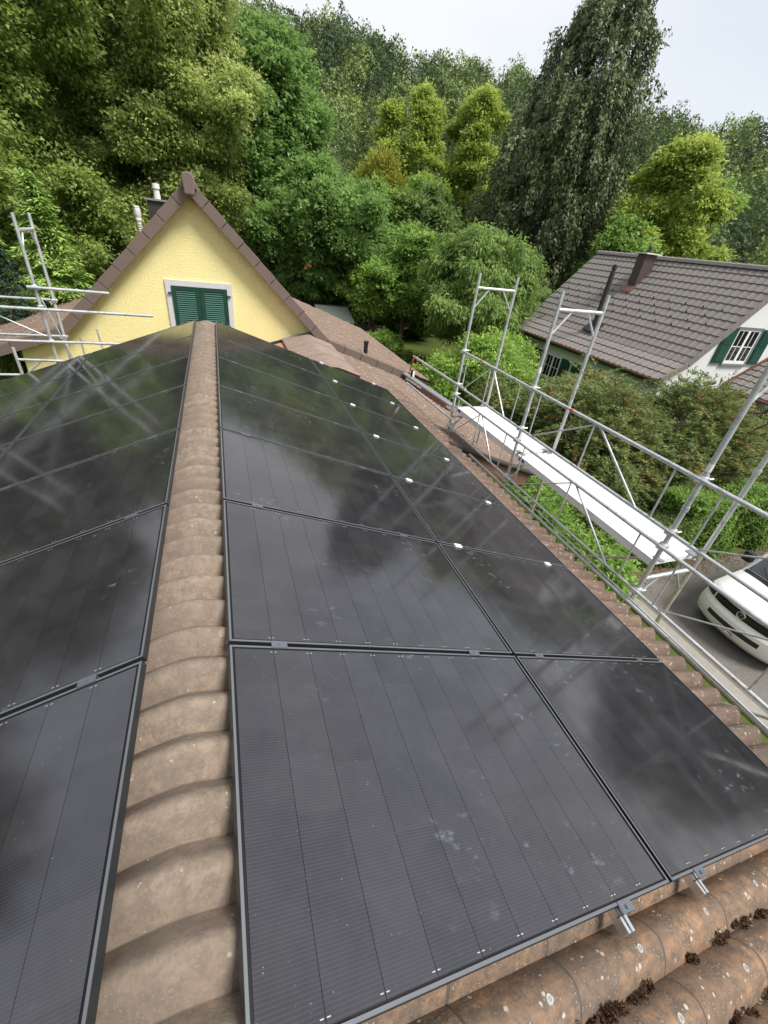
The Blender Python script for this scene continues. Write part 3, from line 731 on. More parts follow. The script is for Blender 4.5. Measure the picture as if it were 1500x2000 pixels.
for y in YS:
    frame_part(sc, XI, XO, y, -1.03, 1.175)
    lf = frame_part(sc, XI, XO, y + 0.001, GZ + 0.05, -1.03)
    for x in (XI, XO):
        m = MB(); m.box(x - 0.075, x + 0.075, y - 0.075, y + 0.075, GZ - 0.02, GZ + 0.008); m.tube((x, y, GZ), (x, y, GZ + 0.30), 0.019); m.build('base_plate', 'galvanised', sc)
    for z in (-0.03, -0.62, -0.80, -1.40): coupler(sc, (XI, y, z))
def guard(sc, y0, y1, zt, zb, x=XI):
    xo = x - 0.045
    m = MB(); m.tube((xo, y0, zt), (xo, y1, zt), 0.0205, n=12); gr = autosmooth(m.build('guardrail', 'galvanised', sc))
    m = MB(); m.tube((xo, y0, zb), (xo, y1, zb), 0.0185, n=10); autosmooth(m.build('lower_chord', 'galvanised', gr))
    ym = (y0 + y1) / 2; dy = (y0 - y1)
    for a_, b_, r in (((xo, y0 - 0.24, zt), (xo, y0 - 0.24, zb), 0.010), ((xo, y1 + 0.24, zt), (xo, y1 + 0.24, zb), 0.010), ((xo, ym, zt), (xo, y0 - 0.28, zb), 0.009), ((xo, ym - 0.03, zt), (xo, y1 + 0.42, zb), 0.012), ((xo, ym + 0.04, zt), (xo, ym + 0.04, zb), 0.010)):
        m = MB(); m.tube(a_, b_, r, n=8); autosmooth(m.build('strut', 'galvanised', gr))
    return gr
for i in range(3):
    g1 = guard(sc, YS[i], YS[i + 1], -0.03, -0.615); guard(sc, YS[i], YS[i + 1], -0.80, -1.40)
    yq = YS[i] - 0.32 * (YS[i] - YS[i + 1])
    m = MB(); m.tube((XI - 0.045, yq, -0.03), (XI - 0.045, yq - 0.05, -0.03), 0.0225, n=12, cap=False); m.build('red_band', 'red_mark', sc)
    # decks
    ya, yb = YS[i] - 0.04, YS[i + 1] + 0.04
    if i == 2: continue
    m = MB(); m.box(XI + 0.055, XO - 0.05, yb, ya, -1.105, -1.032); dk = bevel(m.build('deck', 'deck_white', sc), 0.006)
    m = MB(); m.box(XI + 0.045, XI + 0.054, yb, ya, -1.115, -1.026); m.box(XO - 0.049, XO - 0.040, yb, ya, -1.115, -1.026); m.build('deck_edge', 'deck_white', dk)
    m = MB(); m.box(XI + 0.0435, XI + 0.0445, ya - 0.18, ya - 0.05, -1.09, -1.05); m.build('blue_stripe', 'blue_paint', dk)
    for x in (XI + 0.12, XO - 0.12):
        for yy in (ya, yb): m = MB(); m.box(x - 0.03, x + 0.03, yy - 0.05, yy + 0.05, -1.030, -1.016); m.build('deck_hook', 'zinc', dk)
# loose tubes running past the far end, lower rails
for nm, a_, b_, r in (('tube_rail', (XI - 0.05, 8.78, -0.64), (XI - 0.05, 6.35, -0.60), 0.0245), ('tube_rail', (XI - 0.05, 8.95, -1.28), (XI - 0.05, 6.60, -1.25), 0.0215),
                      ('tube_rail', (XI - 0.05, 5.75, -1.57), (XI - 0.05, -2.2, -1.57), 0.0225), ('tube_rail', (XI - 0.06, 4.9, -1.46), (XI - 0.06, -2.2, -1.60), 0.010),
                      ('cross_brace', (XI + 0.05, 6.73, -1.40), (XO, 6.73, -0.95), 0.010), ('diagonal_brace', (XO + 0.04, 4.60, -3.05), (XO + 0.04, 2.12, -1.15), 0.018), ('diagonal_brace', (XO + 0.04, 2.04, -3.05), (XO + 0.04, -0.45, -1.15), 0.018),
                      ('tube_rail', (XO + 0.03, 6.8, -3.0), (XO + 0.03, -0.6, -3.0), 0.0225), ('tube_rail', (XI - 0.03, 6.8, -3.0), (XI - 0.03, -0.6, -3.0), 0.0225), ('tube_rail', (3.45, 5.60, -2.2), (3.45, 5.60, -5.0), 0.0225), ('tube_rail', (4.6, 5.55, -2.2), (4.6, 5.55, -5.0), 0.0225)):
    m = MB(); m.tube(a_, b_, r, n=10); autosmooth(m.build(nm, 'galvanised', sc))
m = MB(); m.tube((XI, 4.67, 0.18), (XI, 4.67, 0.26), 0.0258, n=12, cap=False); m.build('post_label', 'label_white', sc)
m = MB(); m.tube((XI, 2.08, 0.05), (XI, 2.08, 0.13), 0.0258, n=12, cap=False); m.build('post_label', 'label_white', sc)
# lashing straps on the end of the loose tube
st = empty('lashing_straps', (XI - 0.05, 8.66, -0.95), 'orange lashing straps hanging from the end of a scaffold tube', 'straps')
for dx, dz in ((-0.03, 0.0), (0.05, 0.02)):
    m = MB(); m.prism([(XI - 0.08 + dx, 8.64, -0.60), (XI - 0.05 + dx, 8.64, -0.60), (XI - 0.06 + dx * 2.2, 8.66, -0.93 + dz), (XI - 0.09 + dx * 2.2, 8.66, -0.93 + dz)], (0, 0.012, 0)); m.build('strap', 'orange_strap', st)
m = MB(); m.box(XI - 0.12, XI - 0.06, 8.62, 8.66, -1.05, -0.90); bevel(m.build('buckle', 'black_plastic', st), 0.008)
m = MB(); m.box(XI - 0.09, XI - 0.045, 8.60, 8.63, -1.04, -0.92); m.build('tag', 'label_white', st)

# left scaffold
sl_ = empty('scaffold', (-3.4, 9.3, GZ), 'galvanised scaffold with loose tubes left of the yellow gable', 'scaffold')
frame_part(sl_, 8.95, 9.68, 0.0, -1.3, 1.2, along='y') if False else None
def frame_y(sc, x, y0, y1, z0, z1):
    m = MB(); m.tube((x, y0, z1 - 0.22), (x, y1, z1 - 0.22), 0.024); fr = autosmooth(m.build('frame', 'galvanised', sc))
    for t, y in ((0, y0), (1, y1)):
        m = MB(); m.tube((x, y, z0), (x, y, z1), TR, n=12); autosmooth(m.build('post', 'galvanised', fr))
        m = MB(); m.tube((x, y, z1 - 0.5), (x, y + (0.2 if t == 0 else -0.2), z1 - 0.23), 0.013, n=8); autosmooth(m.build('knee_brace', 'galvanised', fr))
frame_y(sl_, -2.55, 8.95, 9.68, GZ, 1.2); frame_y(sl_, -5.12, 8.95, 9.68, GZ, 1.2)
for a_, b_, r in (((-2.64, 8.90, 0.21), (-1.50, 8.90, 0.195), 0.0235), ((-6.0, 8.90, -0.09), (-0.89, 8.90, -0.125), 0.0240), ((-6.0, 8.90, -0.635), (-0.9, 8.90, -0.62), 0.0225), ((-6.0, 9.72, -0.10), (-2.5, 9.72, -0.09), 0.021), ((-6.0, 9.72, -0.71), (-2.5, 9.72, -0.71), 0.021),
                ((-5.1, 8.98, 0.75), (-2.62, 8.98, -0.55), 0.012), ((-2.62, 9.30, 0.0), (-2.35, 9.35, -1.3), 0.012), ((-3.12, 8.92, -0.74), (-3.12, 8.92, -1.35), 0.024), ((-3.12, 8.92, -0.94), (-2.45, 8.92, -0.95), 0.022), ((-3.08, 8.92, -1.22), (-2.80, 8.92, -0.97), 0.016), ((-6.0, 8.95, -1.22), (-3.12, 8.95, -1.21), 0.022), ((-2.2, 9.3, -0.62), (-2.2, 9.3, -1.35), 0.016), ((-1.95, 9.5, -0.5), (-1.9, 9.5, -1.35), 0.016)):
    m = MB(); m.tube(a_, b_, r, n=10); autosmooth(m.build('tube_rail', 'galvanised', sl_))
for p in ((-2.55, 8.95, 0.21), (-2.55, 8.95, -0.09), (-2.55, 8.95, -0.63), (-2.55, 9.68, -0.1), (-2.55, 9.68, -0.71)): coupler(sl_, p)
m = MB(); m.box(-2.45, -1.95, 9.05, 9.60, -1.13, -1.06); bevel(m.build('deck', 'deck_white', sl_), 0.006)

# ------------------------------------------------------------------ white house
wh = empty('white_house', (17, 16, GZ), 'white house with brown tiled roof and green shutters beyond the scaffold', 'house')
WX0, WXK, WXR = 15.0, 16.02, 19.27; WZ0, WZK, WZR = -1.70, -1.16, 2.04; WY0, WY1 = 11.10, 20.85
m = MB(); m.prism([(15.5, 11.35, GZ), (23.1, 11.35, GZ), (23.1, 11.35, -1.72), (22.5, 11.35, -1.35), (WXR, 11.35, WZR - 0.25), (WXK, 11.35, WZK - 0.22), (15.5, 11.35, -1.68)], (0, 9.25, 0)); m.build('wall', 'stucco_white', wh)
m = MB(); m.prism([(WX0, WY0 + .02, WZ0 - 0.04), (WXK, WY0 + .02, WZK - 0.05), (WXR, WY0 + .02, WZR - 0.05), (22.52, WY0 + .02, WZK - 0.05), (23.54, WY0 + .02, WZ0 - 0.04), (23.54, WY0 + .02, WZ0 - 0.10), (22.52, WY0 + .02, WZK - 0.16), (WXR, WY0 + .02, WZR - 0.16), (WXK, WY0 + .02, WZK - 0.16), (WX0, WY0 + .02, WZ0 - 0.10)], (0, 9.7, 0)); m.build('roof_deck', 'board_brown', wh)
def tile_mesh(L, Wt, mat):
    xs = [0, 0.06, 0.12, 0.20, 0.235, 0.262, 0.29, 0.305]; hs = [0.0, -0.006, -0.007, -0.002, 0.012, 0.018, 0.012, 0.0]
    sc_ = Wt / 0.300; vs = []; fs = []
    for u, dz in ((0.0, 0.0), (L, 0.036)):
        vs += [(u, x * sc_, h + dz) for x, h in zip(xs, hs)]
    n = len(xs); vs += [(L, x * sc_, h + 0.036 - 0.034) for x, h in zip(xs, hs)]
    for i in range(n - 1): fs += [(i, n + i, n + i + 1, i + 1), (n + i, 2 * n + i, 2 * n + i + 1, n + i + 1)]
    me = bpy.data.meshes.new('roof_tile'); me.from_pydata(vs, [], fs); me.update(); me.materials.append(MATS[mat]); return me
def tile_slope(parent, p0, p1, y0, y1, n_course, n_col, mat='house_tile', limit=None, count=[0]):
    """p0 lower (x,z), p1 upper (x,z); tiles lie between y0 and y1, facing -x"""
    an = math.atan2(p1[1] - p0[1], p1[0] - p0[0]); Ls = math.hypot(p1[0] - p0[0], p1[1] - p0[1]) / n_course
    Wt = (y1 - y0) / n_col; me = tile_mesh(Ls + 0.05, Wt, mat); rest = MB(); rot = (0, an, math.pi)
    M3 = Matrix.Rotation(math.pi, 3, 'Z') @ Matrix.Rotation(an, 3, 'Y')
    for k in range(n_course):
        for c in range(n_col):
            t = (k + 1) / n_course; loc = Vector((p0[0] + (p1[0] - p0[0]) * t + math.cos(an) * 0.02, y0 + (c + 1) * Wt, p0[1] + (p1[1] - p0[1]) * t + math.sin(an) * 0.02 + random.uniform(-0.002, 0.002)))
            if limit is None or count[0] < limit:
                count[0] += 1; put('roof_tile', me, parent, loc, rot)
            else:
                rest.add([loc + M3 @ v.co for v in me.vertices], [tuple(p.vertices) for p in me.polygons])
    if rest.v: tag(rest.build('roof_tiles_upper', mat, parent), kind='stuff')
cnt = [0]
tile_slope(wh, (WX0 - 0.06, WZ0 - 0.03), (WXK, WZK), WY0, WY1, 3, 33, limit=290, count=cnt)
tile_slope(wh, (WXK, WZK), (WXR, WZR), WY0, WY1, 13, 33, limit=290, count=cnt)
m = MB(); m.prism([(WXR, WY0, WZR), (23.6, WY0, WZ0), (23.6, WY0, WZ0 + 0.03), (WXR, WY0, WZR + 0.03)], (0, 9.75, 0)); m.build('far_slope', 'house_tile', wh)
rc = MB(); rc.prism([(-0.16, 0, -0.09), (-0.10, 0, 0.02), (0, 0, 0.06), (0.10, 0, 0.02), (0.16, 0, -0.09)], (0, 0.40, 0.012)); rme = rc.mesh('ridge_tile', 'house_tile')
for k in range(26): put('ridge_tile', rme, wh, (WXR, WY0 + k * 0.376, WZR + 0.035))
# verge tiles along the near gable
vt = MB(); vt.box(0, 0.372, 0, 0.05, -0.17, 0.035); vme = vt.mesh('verge_tile', 'house_tile')
for (xa, za, xb, zb, n) in ((WX0, WZ0, WXK, WZK, 3), (WXK, WZK, WXR, WZR, 13)):
    an = math.atan2(zb - za, xb - xa)
    for k in range(n): put('verge_tile', vme, wh, (xa + (xb - xa) * k / n, WY0 - 0.045, za + (zb - za) * k / n + 0.02 + 0.004 * (k % 2)), (0, -an, 0))
m = MB()
m.tube((WX0 - 0.08, WY0, WZ0 - 0.08), (WX0 - 0.08, WY1, WZ0 - 0.08), 0.06, n=10); autosmooth(m.build('gutter', 'copper_brown', wh))
m = MB(); m.box(WX0 + 0.02, WX0 + 0.05, WY0 + .05, WY1 - .05, WZ0 - 0.24, WZ0 - 0.10); m.build('eave_board', 'shutter_dark', wh)
rf = MB(); rf.box(WX0 + 0.06, 15.5, 0, 0.09, WZ0 - 0.16, WZ0 - 0.05); rfm = rf.mesh('rafter_end', 'shutter_dark')
for k in range(12): put('rafter_end', rfm, wh, (0, WY0 + 0.5 + k * 0.8, 0))
hk = MB(); hk.box(-0.012, 0.012, -0.016, 0.016, 0, 0.085); hm = hk.mesh('snow_hook', 'black_plastic')
for k, n0 in ((5, 0), (6, 1), (7, 0), (4, 1)):
    t = k / 13
    for c in range(12): put('snow_hook', hm, wh, (WXK + (WXR - WXK) * t - 0.05, WY0 + 0.9 + c * 0.78 + 0.39 * n0, WZK + (WZR - WZK) * t - 0.01))
def window_yz(parent, x, y0, y1, z0, z1, name='window'):
    """casement in a wall facing -x"""
    m = MB(); f = 0.06; xm = x - 0.03
    m.box(xm, x + 0.05, y0, y0 + f, z0, z1); m.box(xm, x + 0.05, y1 - f, y1, z0, z1); m.box(xm, x + 0.05, y0 + f, y1 - f, z1 - f, z1); m.box(xm, x + 0.05, y0 + f, y1 - f, z0, z0 + f)
    ym = (y0 + y1) / 2; m.box(xm - 0.004, x + 0.05, ym - 0.05, ym + 0.05, z0 + f, z1 - f)
    for yy in (y0 + (ym - y0) * 0.53, ym + (y1 - ym) * 0.47): m.box(xm + 0.012, x + 0.04, yy - 0.012, yy + 0.012, z0 + f, z1 - f)
    m.box(xm + 0.012, x + 0.04, y0 + f, ym - 0.05, (z0 + z1) / 2 - 0.012, (z0 + z1) / 2 + 0.012); m.box(xm + 0.012, x + 0.04, ym + 0.05, y1 - f, (z0 + z1) / 2 - 0.012, (z0 + z1) / 2 + 0.012)
    w = m.build(name, 'white_paint', parent)
    m = MB(); m.box(xm + 0.022, x + 0.02, y0 + 0.02, y1 - 0.02, z0 + 0.02, z1 - 0.02); m.build('pane', 'window_glass', w); return w
for (y0, y1) in ((16.82, 17.90), (14.10, 15.18)):
    window_yz(wh, 15.5, y0, y1, -3.5, -2.42)
    m = MB(); m.box(15.40, 15.5, y0 - 0.1, y1 + 0.1, -3.58, -3.505); m.build('sill', 'stone_surround', wh)
for (y0, y1) in ((18.28, 18.88), (16.14, 16.74), (15.36, 15.98), (13.35, 13.95)):
    m = MB(); m.box(15.44, 15.485, y0, y1, -3.5, -2.40); m.box(15.425, 15.4395, y0 + 0.07, y1 - 0.07, -3.42, -2.98); m.box(15.425, 15.4395, y0 + 0.07, y1 - 0.07, -2.90, -2.48); m.build('shutter', 'shutter_dark', wh)
# gable window (facing -y)
m = MB(); x0, x1, z0, z1, f, y = 18.15, 19.40, -1.13, 0.10, 0.065, 11.35
m.box(x0, x0 + f, y - .02, y + .05, z0, z1); m.box(x1 - f, x1, y - .02, y + .05, z0, z1); m.box(x0 + f, x1 - f, y - .02, y + .05, z1 - f, z1); m.box(x0 + f, x1 - f, y - .02, y + .05, z0, z0 + f * 1.6)
xm = (x0 + x1) / 2; m.box(xm - 0.06, xm + 0.06, y - .025, y + .05, z0 + f, z1 - f)
for xx in (x0 + 0.33, x1 - 0.33): m.box(xx - 0.014, xx + 0.014, y - 0.008, y + .04, z0 + f, z1 - f)
m.box(x0 + f, xm - 0.06, y - .008, y + .04, -0.53, -0.50); m.box(xm + 0.06, x1 - f, y - .008, y + .04, -0.53, -0.50)
gw = m.build('window', 'white_paint', wh)
m = MB(); m.box(x0 + .03, x1 - .03, y - .002, y + .02, z0 + .03, z1 - .03); m.build('pane', 'window_glass', gw)
m = MB(); m.box(x0 - .07, x1 + .07, y - .05, y - .001, z1, z1 + .07); m.box(x0 - .09, x1 + .09, y - .09, y - .001, z0 - .07, z0 - .002); m.box(x0 - .07, x0 - .002, y - .04, y - .001, z0, z1); m.box(x1 + .002, x1 + .10, y - .04, y - .001, z0, z1); m.build('window_surround', 'zinc', gw)
for xa in (17.50, 19.51):
    m = MB(); m.box(xa, xa + 0.56, y - .075, y - .03, z0 - .0, z1 + .03); m.box(xa + .07, xa + .49, y - .09, y - .0755, z0 + .08, z0 + .58); m.box(xa + .07, xa + .49, y - .09, y - .0755, z0 + .68, z1 - .05); m.build('shutter', 'shutter_dark', wh)
# chimney and stove pipe
m = MB(); m.box(18.02, 18.66, 16.60, 17.05, 0.5, 2.12); cc = m.build('chimney', 'chimney_clad', wh)
m = MB(); m.box(17.90, 18.78, 16.48, 17.17, 2.12, 2.17); m.build('chimney_cap', 'cowl_white', cc)
m = MB(); m.lathe((18.34, 16.82, 2.17), [(0.07, 0), (0.07, 0.20), (0.14, 0.22), (0.02, 0.34)]); m.build('chimney_cowl', 'chimney_metal', cc)
m = MB(); m.obox((17.88, 16.82, 0.74), (1, 0, 0.985), (0, 1, 0), (-0.985, 0, 1), 0.16, 0.34, 0.012); m.build('chimney_flashing', 'copper_brown', cc)
m = MB(); m.lathe((16.19, 16.26, -1.15), [(0.105, 0), (0.105, 2.45), (0.08, 2.46), (0.08, 2.56), (0.115, 2.57), (0.115, 2.62), (0.08, 2.63), (0.08, 2.70), (0.115, 2.71), (0.02, 2.76)], 12); pp = autosmooth(m.build('stove_pipe', 'chimney_metal', wh))
m = MB(); m.prism([(15.95, 15.85, -1.07), (16.35, 15.85, -0.70), (16.35, 16.65, -0.70), (15.95, 16.65, -1.07)], (-0.02, 0, 0.035)); m.build('pipe_flashing', 'lead_sheet', pp)
# porch roof leaning on the gable
pr = empty('porch', (20, 10, GZ), 'small porch with brown tiled roof and copper trim beside the white gable', 'porch')
tile_slope(pr, (18.83, -1.98), (20.95, -0.80), 7.6, 11.28, 7, 12, count=[0])
m = MB(); m.prism([(18.80, 11.285, -1.98), (20.97, 11.285, -0.77), (20.97, 11.285, -0.64), (18.80, 11.285, -1.88)], (0, 0.05, 0)); m.build('copper_trim', 'copper_brown', pr)
m = MB(); m.tube((18.76, 7.6, -2.06), (18.76, 11.33, -2.06), 0.06, n=10); autosmooth(m.build('gutter', 'copper_brown', pr))
m = MB(); m.prism([(18.83, 7.6, -2.03), (20.95, 7.6, -0.86), (20.95, 7.6, -2.05)], (0, 3.66, 0)); m.build('porch_body', 'board_brown', pr)
m = MB(); m.box(19.2, 21.2, 8.0, 11.3, GZ, -2.052); m.build('porch_wall', 'dark_interior', pr)

# ------------------------------------------------------------------ van
vx, vy, vz = 9.68, 3.06, GZ + 0.012
van = empty('van', (vx + 2.4, vy, vz), 'white panel van parked nose first on the asphalt drive', 'van')
SP = [(0.16, 0.20), (0.06, 0.30), (0.015, 0.42), (0.0, 0.55), (0.02, 0.66), (0.075, 0.735), (0.085, 0.78), (0.10, 0.93), (0.115, 0.985), (0.20, 1.03), (0.50, 1.115), (0.95, 1.225), (1.02, 1.235), (1.45, 1.62), (1.80, 1.88), (2.05, 1.95), (3.4, 1.98), (4.8, 1.94), (4.88, 1.80), (4.90, 0.45), (4.8, 0.25)]
HW = 0.93
def van_pt(t, yv, off=0.0):
    """t: position along the side profile (float index), yv: -1..1 across"""
    i = min(int(t), len(SP) - 2); f = t - i
    x = SP[i][0] * (1 - f) + SP[i + 1][0] * f; z = SP[i][1] * (1 - f) + SP[i + 1][1] * f
    ay = abs(yv); front = max(0.0, 1 - x / 2.2)
    x += 0.30 * ay ** 3.2 * front + 0.05 * ay * front
    taper = 1.0 - 0.10 * max(0, (z - 1.0)) / 1.0
    zz = z - (0.10 * ay ** 4 if z > 0.95 else 0.0)
    return Vector((vx + x - off, vy + yv * HW * taper, vz + zz))
def van_patch(t0, t1, y0, y1, nt, ny, off):
    m = MB(); vs = []; fs = []
    for i in range(nt + 1):
        t = t0 + (t1 - t0) * i / nt
        for j in range(ny + 1):
            yv = y0 + (y1 - y0) * j / ny; p = van_pt(t, yv)
            q = van_pt(t + 0.02, yv) - van_pt(t - 0.02 if t > 0.02 else 0, yv); s_ = van_pt(t, yv + 0.02) - van_pt(t, yv - 0.02)
            n = q.cross(s_).normalized()
            if n.x > 0 and n.z <= 0.2: n = -n
            if n.z < -0.3: n = -n
            vs.append(p + n * off)
    for i in range(nt):
        for j in range(ny): a_ = i * (ny + 1) + j; fs.append((a_, a_ + 1, a_ + ny + 2, a_ + ny + 1))
    m.add(vs, fs); return m
NP = len(SP) - 1
b = van_patch(0, NP - 0.001, -1, 1, NP * 4, 28, 0.0)
nr = NP * 4 + 1
left = [i * 29 for i in range(nr)]; right = [i * 29 + 28 for i in range(nr)]
b.f.append(tuple(left)); b.f.append(tuple(reversed(right)))
autosmooth(b.build('body', 'car_white', van), 35)
def vp(name, mat, *a, parent=van): return autosmooth(van_patch(*a).build(name, mat, parent), 50)
vp('grille', 'black_plastic', 5.85, 7.25, -0.66, 0.66, 6, 20, 0.006)
for tt in (6.1, 6.75): vp('grille_bar', 'dark_interior', tt, tt + 0.16, -0.64, 0.64, 2, 20, 0.014)
vp('air_intake', 'black_plastic', 2.35, 3.25, -0.58, 0.58, 3, 18, 0.006)
vp('bumper_crease', 'white_paint', 3.95, 4.12, -0.97, 0.97, 1, 24, 0.008)
vp('bumper_lip', 'white_paint', 0.9, 1.15, -0.97, 0.97, 1, 24, 0.012)
for s_ in (-1, 1):
    vp('headlight', 'chrome', 5.9, 8.0, s_ * 0.70, s_ * 0.97, 5, 6, 0.006)
    vp('headlight_lens', 'windscreen', 6.0, 7.9, s_ * 0.71, s_ * 0.96, 5, 6, 0.012)
vp('hood_gap', 'black_plastic', 7.75, 7.95, -0.68, 0.68, 1, 20, 0.004)
vp('windscreen', 'windscreen', 12.15, 14.0, -0.90, 0.90, 8, 18, 0.006)
vp('cowl', 'black_plastic', 11.55, 12.13, -0.93, 0.93, 3, 18, 0.005)
for s_ in (-1, 1):
    mm = MB(); mm.tube(van_pt(11.9, s_ * 0.45 - 0.2) + Vector((-.02, 0, 0.03)), van_pt(12.5, s_ * 0.45 + 0.25) + Vector((-.02, 0, 0.02)), 0.010, n=6); mm.build('wiper', 'black_plastic', van)
    p = van_pt(12.3, s_ * 1.0); mm = MB(); mm.box(p.x + 0.05, p.x + 0.20, min(p.y + s_ * 0.04, p.y + s_ * 0.24), max(p.y + s_ * 0.04, p.y + s_ * 0.24), p.z + 0.0, p.z + 0.24); bevel(mm.build('mirror', 'black_plastic', van), 0.03, 3)
    for wx in (0.92, 3.9):
        c = Vector((vx + wx, vy + s_ * (HW - 0.10), vz + 0.33)); mm = MB(); mm.tube(c - Vector((0, 0.11, 0)), c + Vector((0, 0.11, 0)), 0.33, n=24); wheel = autosmooth(mm.build('wheel', 'rubber', van))
        mm = MB(); mm.tube(c + Vector((0, s_ * 0.112, 0)), c + Vector((0, s_ * 0.118, 0)), 0.21, n=20); mm.build('rim', 'zinc', wheel)
    mm = MB(); y_ = vy + s_ * HW * 0.955; mm.prism([(vx + 1.45, y_, vz + 1.22), (vx + 2.15, y_, vz + 1.22), (vx + 2.15, y_, vz + 1.72), (vx + 1.95, y_, vz + 1.72)], (0, s_ * 0.006, 0)); mm.build('side_window', 'windscreen', van)
# emblem: ring with V over W
ec = van_pt(6.55, 0.0) + Vector((-0.022, 0, 0.0)); em = MB(); n_ = 24
ring = [ec + Vector((0.0, 0.078 * math.cos(6.2832 * k / n_), 0.078 * math.sin(6.2832 * k / n_))) for k in range(n_ + 1)]
em.pipe(ring, [0.0075] * len(ring), 6)
for pts in (((-0.032, 0.066), (0.0, 0.012), (0.032, 0.066)), ((-0.066, 0.036), (-0.032, -0.060), (0.0, -0.004), (0.032, -0.060), (0.066, 0.036))):
    em.pipe([ec + Vector((-0.002, u, v)) for u, v in pts], [0.0065] * len(pts), 6)
autosmooth(em.build('emblem', 'chrome', van))
em = MB(); em.tube(ec + Vector((0.010, 0, 0)), ec + Vector((0.016, 0, 0)), 0.078, n=24); em.build('emblem_base', 'black_plastic', van)
# number plate
pc = van_pt(1.75, 0.0) + Vector((-0.018, 0.05, 0)); m = MB(); m.box(pc.x, pc.x + 0.01, pc.y - 0.15, pc.y + 0.15, pc.z - 0.04, pc.z + 0.04); pb = m.build('number_plate', 'black_plastic', van); bevel(pb, 0.008)
m = MB(); m.box(pc.x - 0.002, pc.x - 0.0005, pc.y - 0.143, pc.y + 0.143, pc.z - 0.033, pc.z + 0.033); m.build('plate_face', 'label_white', pb)
tx = bpy.data.curves.new('plate_text', 'FONT'); tx.body = '\u00b7166 195'; tx.size = 0.078; tx.align_x = 'CENTER'; tx.align_y = 'CENTER'; tx.extrude = 0.0006; tx.materials.append(MATS['black_plastic'])
_t = bpy.data.objects.new('plate_text', tx); COL.objects.link(_t); bpy.context.view_layer.update(); _me = bpy.data.meshes.new_from_object(_t); bpy.data.objects.remove(_t)
to = bpy.data.objects.new('plate_text', _me); COL.objects.link(to); to.parent = pb; to.location = Vector((pc.x - 0.0035, pc.y - 0.02, pc.z)) - wloc(pb); to.rotation_euler = (R_(90), 0, R_(-90))

# ------------------------------------------------------------------ garden things
shd = empty('greenhouse', (7.4, 28.8, GZ), 'small white framed greenhouse with pale roof beside the garden fence', 'greenhouse')
m = MB(); m.prism([(6.1, 28.0, -3.25), (8.3, 28.0, -3.30), (8.2, 29.6, -2.70), (6.0, 29.6, -2.65)], (0, 0, 0.05)); m.build('roof', 'label_white', shd)
m = MB(); m.box(6.0, 8.3, 29.62, 29.7, -2.72, -2.58); m.build('ridge_bar', 'zinc', shd)
for x, y in ((6.1, 28.05), (8.2, 28.05), (6.1, 29.6), (8.2, 29.6), (7.1, 28.05)):
    m = MB(); m.box(x - .04, x + .04, y - .04, y + .04, GZ, -2.75 if y > 29 else -3.27); m.build('post', 'white_paint', shd)
m = MB(); m.box(6.1, 8.2, 29.55, 29.59, GZ, -2.75); m.build('pane', 'window_glass', shd)
m = MB(); m.box(6.9, 8.5, 27.2, 27.9, -4.0, -3.9); bevel(m.build('bench_top', 'white_paint', shd), 0.02)
m = MB(); m.box(7.0, 8.4, 27.3, 27.8, GZ, -4.002); m.build('bench_body', 'zinc', shd)
fn = empty('garden_fence', (9.5, 29.2, GZ), 'weathered wooden board fence panel beside the greenhouse', 'fence')
for k in range(9):
    m = MB(); m.box(8.5, 10.75, 29.2 + 0.012 * (k % 2), 29.225 + 0.012 * (k % 2), -4.95 + k * 0.155, -4.95 + k * 0.155 + 0.145); m.build('board', 'wood_grey', fn)
for x in (8.5, 10.75): m = MB(); m.box(x - .05, x + .05, 29.14, 29.19, GZ, -3.5); m.build('post', 'wood_grey', fn)
pst = MB(); pst.tube((8.6, 23.5, GZ), (8.6, 23.5, -3.5), 0.03, n=8); pst.build('garden_post', 'zinc', None, org=(8.6, 23.5, GZ), label='thin pale metal post on the lawn behind the roof edge', cat='post')

# ------------------------------------------------------------------ vegetation
def lobes(rng, R, z0, z1, n, prof, squash=0.8, lr=(0.30, 0.46), lk=1.0):
    out = []; ga = 2.39996; p1, p2, p3 = rng.uniform(0, 6.283, 3)
    lump = lambda az, h: 1.0 + lk * (0.20 * math.sin(2 * az + p1 + 3 * h) + 0.16 * math.sin(3 * az + 7 * h + p2) + 0.12 * math.sin(5 * az - 11 * h + p3))
    for i in range(n):
        h = (i + 0.5) / n; h = min(1, max(0, h + rng.uniform(-0.04, 0.04)))
        az = i * ga + rng.uniform(-0.5, 0.5); pr_ = prof(h); rr = R * pr_ * rng.uniform(0.48, 0.80) * lump(az, h)
        c = np.array([math.cos(az) * rr, math.sin(az) * rr, z0 + (z1 - z0) * h]); out.append((c, R * rng.uniform(*lr) * (0.55 + 0.45 * pr_)))
    for i in range(int(n * 1.6)):
        h = rng.random(); az = rng.uniform(0, 6.283); pr_ = prof(h); rr = R * pr_ * rng.uniform(0.55, 1.10) * lump(az, h)
        out.append((np.array([math.cos(az) * rr, math.sin(az) * rr, z0 + (z1 - z0) * h + rng.uniform(-0.1, 0.1) * R]), R * rng.uniform(0.10, 0.20)))
    return out
P_ROUND = lambda h: max(0.12, math.sin(math.pi * min(1, (0.10 + 0.86 * h))) ** 0.75)
P_OVAL = lambda h: max(0.10, math.sin(math.pi * (0.16 + 0.80 * h)) ** 0.6)
P_TENT = lambda h: max(0.10, (1.0 - h) ** 0.62)
P_CONE = lambda h: max(0.07, 1.0 - 0.93 * h)
P_COL = lambda h: max(0.15, (1 - h ** 2.5) * (0.6 + 0.4 * min(1, h * 4)))
